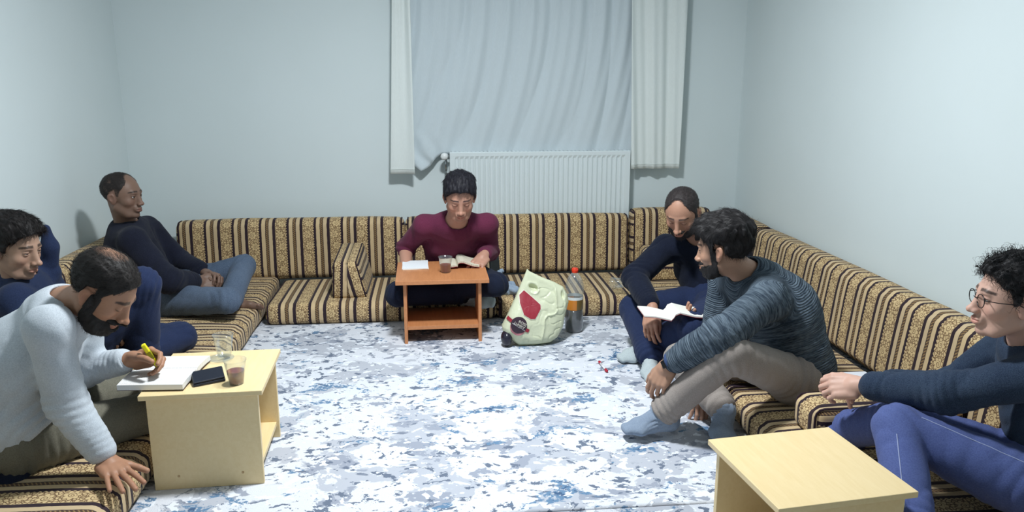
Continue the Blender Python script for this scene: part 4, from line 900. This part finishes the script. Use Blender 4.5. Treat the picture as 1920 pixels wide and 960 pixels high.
# K: curly-haired man, right edge
PEOPLE['K'] = person('K', JJ(head=(1.585, 1.962, 0.760), neck=(1.695, 2.000, 0.632), chest=(1.80, 2.00, 0.455), pelv=(1.76, 1.90, 0.235), shR=(1.79, 2.165, 0.575), elR=(1.68, 2.28, 0.372), wrR=(1.490, 2.385, 0.360), shL=(1.685, 1.845, 0.600), elL=(1.485, 2.035, 0.465), wrL=(1.345, 2.255, 0.405), hpL=(1.70, 1.82, 0.225), knL=(1.362, 2.060, 0.350), anL=(1.24, 1.765, 0.185), hpR=(1.76, 1.98, 0.225), knR=(1.45, 2.20, 0.300), anR=(1.400, 2.400, 0.185)),
    dict(face=(-1, .30, .02), skin=(205, 165, 148), haircol=(18, 17, 20), top=FB['blue_black_boucle'], trm=FB['bright_denim'], sockm=FB['bright_denim'], head=dict(lids=(.8, .8), nose=.95), hs=.95, gaze=(0, 1, -.1), paint=dict(closed=False, stubble=.12, moust=.3, broww=1.3), loose=.018, collar=.014, seams=[([('hpL', (0, 0, .03)), ('knL', (.02, 0, .035))], (-.15, -.75, .65)), ([('knL', (0, 0, .01)), 'anL'], (-.55, -.8, .1))], legf=1.08, ltr=.014,
         hair=dict(th=(.012, .024), fr=.028, seed=8, n=1500, len=.030, comb=lambda P: np.stack([P[:, 0]*3, P[:, 1]*0, -.2+P[:, 2]*0], 1), lift=.35, rough=.009, curl=.010, r=.0010, jit=.9, seg=8, kd=.006),
         hands=dict(L=dict(dir=(-.72, .55, -.25), back=(-.45, -.55, .6), curl=[(.5, .7, .4), (.55, .8, .4), (.65, .8, .4), (.7, .8, .4)], thumb=(.4, .1, .3)), R=dict(dir=(-.95, -.20, .02), back=(.1, .3, .9), curl=[(.35, .45, .3), (.5, .7, .4), (.6, .8, .4), (.6, .8, .4)], thumb=(.45, .1, .2))),
         socks=dict(R=((-1, .1, -.03), (0, 0, 1), .10))),
    'curly-haired man with glasses in a blue-black sweater at the right edge of the photo')
# ---------------------------------------------------------------- small things on tables, seats and floor
def text(s_, size, mat, parent, loc, rot, name='lettering', ext=.0004):
    c = bpy.data.curves.new(name, 'FONT'); c.body = s_; c.size = size; c.extrude = ext; c.align_x = 'CENTER'; c.align_y = 'CENTER'
    o = bpy.data.objects.new(name, c); COL.objects.link(o); dg = bpy.context.evaluated_depsgraph_get(); me = bpy.data.meshes.new_from_object(o.evaluated_get(dg)); bpy.data.objects.remove(o)
    o = link(name, me, mat, parent, loc); o.rotation_euler = rot; return o
def lined_paper(name, base=(238, 240, 240), ink=(150, 152, 160), pitch=.0075, axis=1):
    s = NT(name); o = s.n('ShaderNodeSeparateXYZ'); s.l(s.obj(), o.inputs[0]); y = o.outputs[axis]; x = o.outputs[1-axis]
    ln = s.math('LESS_THAN', s.math('FRACT', s.math('DIVIDE', y, pitch)), .38); c = s.n('ShaderNodeCombineXYZ'); s.l(s.math('MULTIPLY', x, 420), c.inputs[0]); s.l(s.math('FLOOR', s.math('DIVIDE', y, pitch)), c.inputs[1])
    w_ = s.ramp(s.noise(c.outputs[0], 1, 1), .42, .5); s.l(s.mix(s.math('MULTIPLY', s.math('MULTIPLY', ln, w_), .5), lin(*base), lin(*ink)), s.b.inputs['Base Color']); s.b.inputs['Roughness'].default_value = .8; return s.m
MAT['print'] = lined_paper('printed_page', (226, 220, 200), (120, 112, 100)); MAT['print_w'] = lined_paper('printed_white_page', (240, 243, 246), (176, 184, 200), .0085)
MAT['print_side'] = lined_paper('printed_book_page', (240, 240, 238), (140, 140, 148), .007, 0)
def open_book(name, label, loc, rz, w_, h, prof_l, prof_r, mat, cover, thick=.010, tilt=None, group=None):
    """spine along local y; profiles: (x, z) of the top page of either side, starting at the spine"""
    t = thing(name, label, 'book', loc, rz, group)
    if tilt: t.rotation_euler = (tilt[0], tilt[1], rz)
    for sgn, prof in ((-1, prof_l), (1, prof_r)):
        prof = np.array(prof, float); n = len(prof); V = []; F_ = []; zb = prof[:, 1]-thick*np.clip(prof[:, 0]/.01, .2, 1)
        for yy in (0, h):
            for i in range(n): V.append((sgn*prof[i, 0], yy, prof[i, 1])); 
            for i in range(n): V.append((sgn*prof[i, 0], yy, zb[i]))
        a = lambda k, b, i: k*2*n+b*n+i
        for i in range(n-1):
            F_ += [(a(0, 0, i), a(0, 0, i+1), a(1, 0, i+1), a(1, 0, i)), (a(0, 1, i), a(1, 1, i), a(1, 1, i+1), a(0, 1, i+1)), (a(0, 0, i), a(0, 1, i), a(0, 1, i+1), a(0, 0, i+1)), (a(1, 0, i), a(1, 0, i+1), a(1, 1, i+1), a(1, 1, i))]
        F_.append((a(0, 0, n-1), a(0, 1, n-1), a(1, 1, n-1), a(1, 0, n-1)))
        o = MB().add(V, F_).build('page_block', mat, t, False)
        V = []
        for yy in (-.001, h+.001):
            for i in range(n): V.append((sgn*prof[i, 0]*1.005, yy, zb[i]-.0004))
            for i in range(n): V.append((sgn*prof[i, 0]*1.005, yy, zb[i]-.0020))
        MB().add(V, F_).build('cover', cover, t, False)
    return t
def cup(label, loc, fill=0.0, rot=(0, 0, 0), r0=.024, r1=.036, h=.082, group='clear plastic cups', liquid='tea'):
    t = thing('plastic_cup', label, 'cup', loc, 0, group); t.rotation_euler = rot
    rr = lambda z: r0+(r1-r0)*z/h
    prof = [(0, .002), (r0-.002, .002), (r0, 0), (r0, .004)]+[(rr(z)+(.0006 if i % 2 else 0), z) for i, z in enumerate(np.linspace(.006, h*.70, 12))]+[(rr(h*.74)+.001, h*.74), (rr(h), h), (rr(h)+.0025, h+.001), (rr(h)+.0020, h-.002), (rr(h)-.001, h-.004), (rr(h*.7)-.0012, h*.7), (r0-.001, .004), (0, .0035)]
    MB().lathe(prof, 32).build('cup_wall', MAT['clear'], t, True)
    if fill:
        MB().lathe([(0, .0045), (rr(.005)-.0018, .0045), (rr(h*fill)-.0018, h*fill), (0, h*fill)], 32).build('tea', MAT['brown_tea'], t, False)
    return t
s = NT('brown_tea'); s.b.inputs['Base Color'].default_value = lin(112, 34, 22); s.b.inputs['Roughness'].default_value = .12; MAT['brown_tea'] = s.m
def film_mat(name, fac=.10, dif=.05, rough=.08):
    s = NT(name); tr = s.n('ShaderNodeBsdfTransparent'); tr.inputs[0].default_value = (.96, .975, .975, 1); g = s.n('ShaderNodeBsdfGlossy'); g.inputs['Roughness'].default_value = rough; g.inputs[0].default_value = (.9, .93, .95, 1)
    d = s.n('ShaderNodeBsdfDiffuse'); d.inputs[0].default_value = (.75, .8, .82, 1); lw = s.n('ShaderNodeLayerWeight'); lw.inputs[0].default_value = .25
    m1 = s.n('ShaderNodeMixShader'); s.l(s.math('ADD', s.math('MULTIPLY', lw.outputs[1], .45), fac), m1.inputs[0]); s.l(tr.outputs[0], m1.inputs[1]); s.l(g.outputs[0], m1.inputs[2])
    m2 = s.n('ShaderNodeMixShader'); m2.inputs[0].default_value = dif; s.l(m1.outputs[0], m2.inputs[1]); s.l(d.outputs[0], m2.inputs[2]); s.l(m2.outputs[0], s.t.nodes['Material Output'].inputs[0]); return s.m
MAT['clear'] = film_mat('thin_clear_plastic', .02, .035, .15); MAT['pet'] = film_mat('bottle_plastic', .05, .11, .08); MAT['brown_cover'] = plain('brown_cover', (92, 74, 62), .6)
TZ = .3505
# orange table
pp = thing('paper_stack', 'thin stack of printed white sheets at the left of the orange-brown table', 'paper', (-.118, 4.255, TZ), .02)
for i, (a, m_) in enumerate(((.03, MAT['paper']), (-.01, MAT['paper']), (.0, MAT['print_w']))): MB().box((-.070, -.095, i*.0022), (.070, .095, i*.0022+.0020)).build('sheet', m_, pp, rot=(0, 0, a))
open_book('open_book', 'open cream-paged book under the hand of the man in maroon', (.112, 4.150, TZ+.004), .04, .1, .175,
    [(0, .010), (.006, .016), (.02, .017), (.05, .015), (.09, .012)], [(0, .012), (.004, .030), (.015, .038), (.035, .037), (.06, .026), (.09, .016), (.118, .012)], MAT['print'], MAT['red'], .009)
cup('clear plastic cup half full of tea on the orange-brown table', (.046, 4.085, TZ), .52, h=.085)
# left table
open_book('open_book', 'thick white-paged book open under the yellow highlighter', (-.842, 2.690, TZ+.001), 1.571-.06, .1, .215,
    [(0, .020), (.01, .026), (.04, .027), (.09, .026), (.135, .022)], [(0, .020), (.01, .027), (.05, .028), (.10, .026), (.140, .022)], MAT['print_side'], MAT['brown_cover'], .018)
bpy.context.view_layer.update()
hl = thing('highlighter', 'bright yellow highlighter in the writing hand of the man in light grey', 'pen', (0, 0, 0)); YE = plain('yellow_plastic', (240, 228, 20), .35)
A0 = np.array((-.944, 2.640, .396)); B0 = np.array((-.992, 2.625, .500))
hl.location = Vector(A0); dq = Vector(B0-A0).normalized(); hl.rotation_mode = 'QUATERNION'; hl.rotation_quaternion = dq.to_track_quat('Z', 'Y')
b = MB(); b.box((-.0105, -.007, .022), (.0105, .007, .108)); b.build('barrel', YE, hl, bevel=.003)
MB().lathe([(.0075, .022), (.006, .012), (.0045, .008), (0, .008)], 14).build('nib_holder', YE, hl, True); MB().box((-.0035, -.002, .0), (.0035, .002, .010)).build('nib', plain('yellow_felt', (214, 220, 30), .9), hl)
MB().box((-.0107, -.0073, .050), (.0107, .0073, .078)).build('print_band', plain('olive_print', (150, 150, 20), .5), hl)
wl = thing('wallet', 'folded navy leather wallet on the left beech table beside the tea cup', 'wallet', (-.790, 2.640, TZ), .42)
V = [(-.055, -.040, 0), (.050, -.035, 0), (.055, .040, 0), (-.050, .042, 0), (-.055, -.040, .008), (.050, -.035, .010), (.055, .040, .022), (-.050, .042, .018)]
F8 = [(0, 3, 2, 1), (4, 5, 6, 7), (0, 1, 5, 4), (1, 2, 6, 5), (2, 3, 7, 6), (3, 0, 4, 7)]
MB().add(V, F8).build('lower_flap', MAT['black_leather'], wl, bevel=.003)
V = [(-.054, -.038, .010), (.049, -.034, .012), (.055, .040, .024), (-.050, .042, .020), (-.052, -.038, .015), (.048, -.033, .018), (.052, .040, .032), (-.048, .042, .028)]
MB().add(V, F8).build('upper_flap', MAT['black_leather'], wl, bevel=.003)
cup('clear plastic cup of tea at the near right corner of the left beech table', (-.688, 2.605, TZ), .56, h=.085)
cup('empty clear plastic cup on a clear dish at the far side of the left table', (-.792, 2.865, TZ+.006), 0, h=.085)
dsh = thing('plastic_dish', 'clear shallow plastic dish under the empty cup on the left beech table', 'dish', (-.800, 2.845, TZ)); MB().lathe([(0, 0), (.034, 0), (.046, .007), (.0465, .008), (.033, .002), (0, .002)], 32).build('dish', MAT['clear'], dsh, True)
# E's book
open_book('open_book', 'open book with a dark red cover held above the knee of the older man', (1.048, 3.290, .302), -.04, .1, .155,
    [(0, .012), (.008, .004), (.03, .010), (.08, .022), (.13, .026)], [(0, .010), (.01, .030), (.03, .038), (.06, .030), (.10, .020), (.145, .016)], MAT['paper'], MAT['red'], .006)
cup('empty clear plastic cup tipped over on the seat beside the older man', (1.095, 4.33, .20), 0, rot=(math.radians(100), 0, math.radians(-128)), h=.095)
# D's cloth and phone
cl_ = Field(); 
for a, b_, r in (((0, 0, .03), (.11, -.02, .03), .035), ((.02, .03, .05), (.09, .02, .055), .028), ((-.01, .05, .09), (.035, .06, .13), .020)): cl_.cap(a, b_, r, r*.7, k=.02)
cl_.post.append(folds([(np.array((.05, 0, .03)), (.4, 1, .3), .08, .008, .02), (np.array((.02, .03, .08)), (1, .2, .6), .06, .008, .018)], .003, 26, 5)); V, Q, N = polygonize(cl_, .004)
o = link('crumpled_cloth', mk('crumpled_cloth', V, Q, True), fabric('pale_blue_cloth', (140, 158, 178), (158, 174, 192)), None, (.345, 4.44, ZS)); tag(o, 'crumpled pale blue cloth on the seat beside the knee of the man in maroon', 'cloth')
ph = thing('mobile_phone', 'dark mobile phone leaning on the pale blue cloth behind the maroon man\'s knee', 'phone', (.350, 4.62, ZS+.085), .5); ph.rotation_euler = (-.35, .15, .5)
MB().box((-.036, -.004, 0), (.036, .004, .145)).build('case', plain('dark_blue_case', (26, 38, 58), .4), ph, bevel=.003); MB().box((-.033, -.0046, .006), (.033, -.0040, .139)).build('screen', plain('dark_glass', (12, 14, 20), .08), ph)
# K's phone in hands
ph = thing('mobile_phone', 'pale mobile phone held in the clasped hands of the curly-haired man', 'phone', (1.385, 2.345, .392), 0); ph.rotation_euler = (.25, .10, .25)
MB().box((-.062, -.033, -.004), (.062, .033, .004)).build('case', plain('white_case', (214, 214, 220), .35), ph, bevel=.003)
# bottle
bt = thing('cola_bottle', 'large cola bottle with a red cap standing behind the plastic bag', 'bottle', (.742, 4.085, .001))
prof = [(0, .004), (.030, .004), (.040, .0), (.047, .010), (.050, .03), (.0505, .08), (.048, .10), (.047, .13), (.0475, .205), (.050, .215), (.051, .235), (.049, .262), (.042, .292), (.030, .315), (.018, .328), (.0135, .332), (.0135, .345)]
MB().lathe(prof, 40).build('shell', MAT['pet'], bt, True)
MB().lathe([(0, .006), (.029, .006), (.039, .003), (.0455, .011), (.0485, .03), (.049, .08), (.0466, .10), (.0458, .128), (0, .128)], 40).build('cola', MAT['cola'], bt, True)
lb = MB().lathe([(.0480, .130), (.0484, .132), (.0484, .200), (.0480, .202)], 40); s = NT('bottle_label'); ox = s.n('ShaderNodeSeparateXYZ'); s.l(s.obj(), ox.inputs[0])
s.l(s.mix(s.math('GREATER_THAN', ox.outputs[2], .186), s.mix(s.math('GREATER_THAN', ox.outputs[0], .006), lin(206, 128, 44), lin(112, 92, 50)), lin(214, 220, 220)), s.b.inputs['Base Color']); s.b.inputs['Roughness'].default_value = .35; lb.build('label', s.m, bt, True)
g = MB().lathe([(.0165, .332), (.0165, .354), (.015, .357), (0, .357)], 28); 
for i in range(28):
    q = 2*math.pi*i/28; g.box((.0160*math.cos(q)-.0008, .0160*math.sin(q)-.0008, .334), (.0160*math.cos(q)+.0012*math.cos(q)+.0008, .0160*math.sin(q)+.0012*math.sin(q)+.0008, .352))
g.build('cap', plain('red_cap', (226, 62, 30), .4), bt, True)
# highlighter-sized pen on the carpet
pn = thing('marker_pen', 'small clear pen with red ends lying on the carpet left of the socks', 'pen', (.785, 3.52, .008), 1.65)
MB().tube([(-.040, 0, 0), (.040, 0, 0)], .0055, 12).build('barrel', plain('clear_white', (226, 226, 232), .3), pn, True)
for x in (-.052, .052): MB().tube([(x-.016, 0, 0), (x-.010, 0, 0), (x+.010, 0, 0), (x+.014, 0, 0)], [.004, .007, .007, .004], 12).build('red_end', plain('red_plastic', (176, 24, 48), .35), pn, True)
# plastic bag --------------------------------------------------------------
s = NT('bag_film'); s.b.inputs['Base Color'].default_value = lin(232, 236, 206); s.b.inputs['Roughness'].default_value = .34; s.b.inputs['Specular IOR Level'].default_value = .5; s.bump(s.noise(s.obj(), 26, 4, .6), .35, .01)
t_ = s.n('ShaderNodeBsdfTranslucent'); t_.inputs[0].default_value = lin(226, 234, 196); mx = s.n('ShaderNodeMixShader'); mx.inputs[0].default_value = .22; s.l(s.b.outputs[0], mx.inputs[1]); s.l(t_.outputs[0], mx.inputs[2]); s.l(mx.outputs[0], s.t.nodes['Material Output'].inputs[0]); MAT['bag'] = s.m
bg = thing('plastic_bag', 'crumpled pale yellow-green plastic carrier bag standing on the carpet', 'bag', (.50, 3.88, 0))
# front outline (x, z) taken clockwise from the left foot; the bag is a pillow between a front and a back film
out = [(-.085, .0), (-.115, .025), (-.165, .070), (-.172, .105), (-.135, .175), (-.095, .255), (-.055, .345), (-.035, .395), (-.022, .382), (.04, .350), (.10, .325), (.155, .295), (.178, .255), (.185, .215), (.165, .150), (.155, .085), (.125, .030), (.085, .004), (.0, .0)]
from mathutils.geometry import tessellate_polygon
def inside_dist(P, poly):
    poly = np.array(poly); d = np.full(len(P), 9.); ins = np.zeros(len(P), bool)
    for i in range(len(poly)):
        a, b_ = poly[i], poly[(i+1) % len(poly)]; e = b_-a; t = np.clip(((P-a)@e)/(e@e), 0, 1); d = np.minimum(d, np.linalg.norm(P-a-t[:, None]*e, axis=1))
        c = ((a[1] > P[:, 1]) != (b_[1] > P[:, 1])) & (P[:, 0] < (b_[0]-a[0])*(P[:, 1]-a[1])/(b_[1]-a[1]+1e-12)+a[0]); ins ^= c
    return np.where(ins, d, -d)
def bag_depth(x, z):
    return .066*np.clip((.42-z)/.30, .12, 1)
oa = np.array(out)
def film(P3, side):
    return P3
def fld_bag(P):
    x, y, z = P[:, 0], P[:, 1], P[:, 2]; d = inside_dist(np.stack([x, z], 1), out); dep = bag_depth(x, z); q = np.clip(d/dep, -1, 1); half = dep*np.sqrt(np.clip(1-(1-np.clip(q, 0, 1))**2, 0, 1))
    yc_ = .05; n1 = noise(P, 9, 3); n2 = noise(P*np.array([1, .4, 1.3], np.float32), 22, 8); pr_ = np.exp(-(((x+.06)/.09)**2+((z-.19)/.12)**2)**2)*(y < yc_); at = 1-.8*pr_; at = at*np.clip(d/.03, .15, 1)*np.clip((.36-z)/.08, .1, 1); n4 = noise(P*np.array([1, .5, .7], np.float32)+.3*n1[:, None]*.1, 14, 31); cr = (.012*np.abs(n1)-.014*np.exp(-np.abs(n4)*9)*.6+.004*np.exp(-np.abs(n2)*14))*at
    yc = .02+.02*noise(P*np.array([1, 0, 1], np.float32), 7, 1)+.05*(z/.4)
    return np.maximum(np.abs(y-yc)-half, -d*.8)*.7+cr*np.clip(z/.03, .2, 1)
fb = Field(); fb._add(fld_bag, (-.2, -.11, -.02), (.22, .2, .42), .001, 'u')


fb.ecap((-.005, -.10, .302), (-.005, .045, .302), (.86, 0, -.5), (.024, .015), (.024, .015), k=.006, op='s'); fb.ecap((.150, -.10, .262), (.150, .035, .262), (0, 0, 1), (.021, .009), (.021, .009), k=.006, op='s')
V, Q, N = polygonize(fb, .004, (-.21, -.13, -.02), (.23, .22, .43)); V[:, 2] = np.maximum(V[:, 2], .001)
bb = link('film', mk('film', V, Q, True), MAT['bag'], bg)
FV = V[N[:, 1] < -.1]
def front(P2):
    out_ = []
    for a, b_ in P2:
        q = (FV[:, 0]-a)**2+(FV[:, 2]-b_)**2; k = q < .0065**2; out_.append(FV[k][:, 1].min() if k.any() else FV[q.argmin(), 1])
    return np.array(out_)
def patch(name, poly, mat, off=.0015, rings=7):
    p = np.array(poly); c = p.mean(0); B = []
    for i in range(len(p)):
        a, b_ = p[i], p[(i+1) % len(p)]; m = max(1, int(np.linalg.norm(b_-a)/.006))
        for t in range(m): B.append(a+(b_-a)*t/m)
    B = np.array(B); nB = len(B); P2 = np.concatenate([[c]]+[c+(B-c)*(r/rings) for r in range(1, rings+1)]); Y = front(P2)-off
    vv = np.stack([P2[:, 0], Y, P2[:, 1]], 1); F_ = [(0, 1+i, 1+(i+1) % nB) for i in range(nB)]
    for r in range(rings-1):
        for i in range(nB): a = 1+r*nB+i; b_ = 1+r*nB+(i+1) % nB; F_.append((a, a+nB, b_+nB, b_))
    return link(name, mk(name, vv, F_, True), mat, bb)
W2 = plain('white_print', (226, 222, 206), .4); DK = plain('dark_print', (52, 34, 48), .4)
def px(x, y): # picture position -> bag plane
    return ((x-.50), y)
red = [(-.079, .268), (-.055, .290), (-.010, .252), (.028, .218), (.028, .198), (-.002, .152), (-.025, .152), (-.060, .175), (-.078, .230)]
patch('white_border', [(a+(a+.025)*.07, b_+(b_-.21)*.07) for a, b_ in red], W2, .0012); patch('red_shape', red, MAT['red'], .0030)
cx, cz, R_ = -.088, .125, .042; circ = lambda r, a0=0, a1=360, n_=24: [(cx+r*math.cos(math.radians(a0+(a1-a0)*i/n_)), cz+r*math.sin(math.radians(a0+(a1-a0)*i/n_))) for i in range(n_)]
cs, sn = math.cos(math.radians(-32)), math.sin(math.radians(-32)); rt2 = lambda x, z: (cx+x*cs-z*sn, cz+x*sn+z*cs)
patch('banner', [rt2(-.066, -.011), rt2(.062, -.011), rt2(.062, .007), rt2(-.066, .007)], MAT['red'], .0030)
patch('lace_rim', [(a-.004, b_-.012) for a, b_ in circ(R_*.98)], plain('pink_lace', (176, 112, 120), .5), .0022)
patch('round_emblem', circ(R_), DK, .0045); pr = [rt2(-.034, -.010), rt2(.040, -.010), rt2(.040, -.006), rt2(-.034, -.006)]; patch('emblem_line', pr, plain('grey_print', (170, 165, 170), .5), .0060, 2)
yo = front([(cx, cz)])[0]-.011
text('ROSS', .020, W2, bb, (rt2(.008, .020)[0], yo, rt2(.008, .020)[1]), (math.radians(90), math.radians(32), 0)); text('LUMIRY', .018, W2, bb, (rt2(-.0, .002)[0], yo, rt2(-.0, .002)[1]), (math.radians(90), math.radians(32), 0))
dk = Field(); dk.ell((-.148, -.005, .045), (.030, .045, .042), k=.01); V3, Q3, N3 = polygonize(dk, .005); V3[:, 2] = np.maximum(V3[:, 2], .001); link('dark_print_corner', mk('dark_print_corner', V3, Q3, True), plain('dark_film', (38, 36, 50), .25), bg)

# ---------------------------------------------------------------- things worn
def on_head(k, pts): root, J, M, hs = PEOPLE[k]; return [(M@(np.array(p)*hs))+J['head'] for p in pts]
root = PEOPLE['K'][0]; BK = plain('black_frame', (18, 18, 22), .3); gl = MB()
for sx in (-1, 1):
    c = [(sx*.033+.0255*math.cos(q), .094-.006*abs(math.cos(q)*.0+ (sx*.033+.023*math.cos(q))*8)**2, .007+.0195*math.sin(q)) for q in np.linspace(0, 2*math.pi, 25)]; gl.tube(on_head('K', c), .0013, 6, False)
    gl.tube(on_head('K', [(sx*.0585, .0925, .014), (sx*.066, .078, .015), (sx*.072, .060, .014), (sx*.080, .010, .014), (sx*.083, -.010, .004)]), .0013, 6, False)
gl.tube(on_head('K', [(-.011, .097, .011), (0, .101, .013), (.011, .097, .011)]), .0013, 6, False)
go = gl.build('glasses', BK, root, True)
root, J, M, hs = PEOPLE['G']; d = nrm(J['wrL']-J['elL']); c = J['wrL']-d*.012; a = nrm(np.cross(d, (0, 0, 1))); b_ = np.cross(d, a)
ring = lambda r, off: [c+d*off+r*(math.cos(q)*a+math.sin(q)*b_) for q in np.linspace(0, 2*math.pi, 29)]
wt = MB()
for off in (-.008, -.004, 0, .004, .008): wt.tube(ring(.0315, off), .0028, 6, False)
wo = wt.build('watch', MAT['black_rubber'], root, True); face_dir = nrm(-a*.3+np.array((0, -.6, .6))); face_dir = nrm(face_dir-(face_dir@d)*d)
q0 = c+face_dir*.033; Rm = np.stack([d, np.cross(face_dir, d), face_dir], 1); bx = MB(); V = [tuple(q0+Rm@np.array((x, y, z))) for x in (-.017, .017) for y in (-.015, .015) for z in (-.003, .006)]
bx.add(V, [(0, 1, 3, 2), (4, 6, 7, 5), (0, 4, 5, 1), (2, 3, 7, 6), (0, 2, 6, 4), (1, 5, 7, 3)]); bx.build('watch_face', plain('watch_black', (16, 16, 20), .15), wo, bevel=.002)
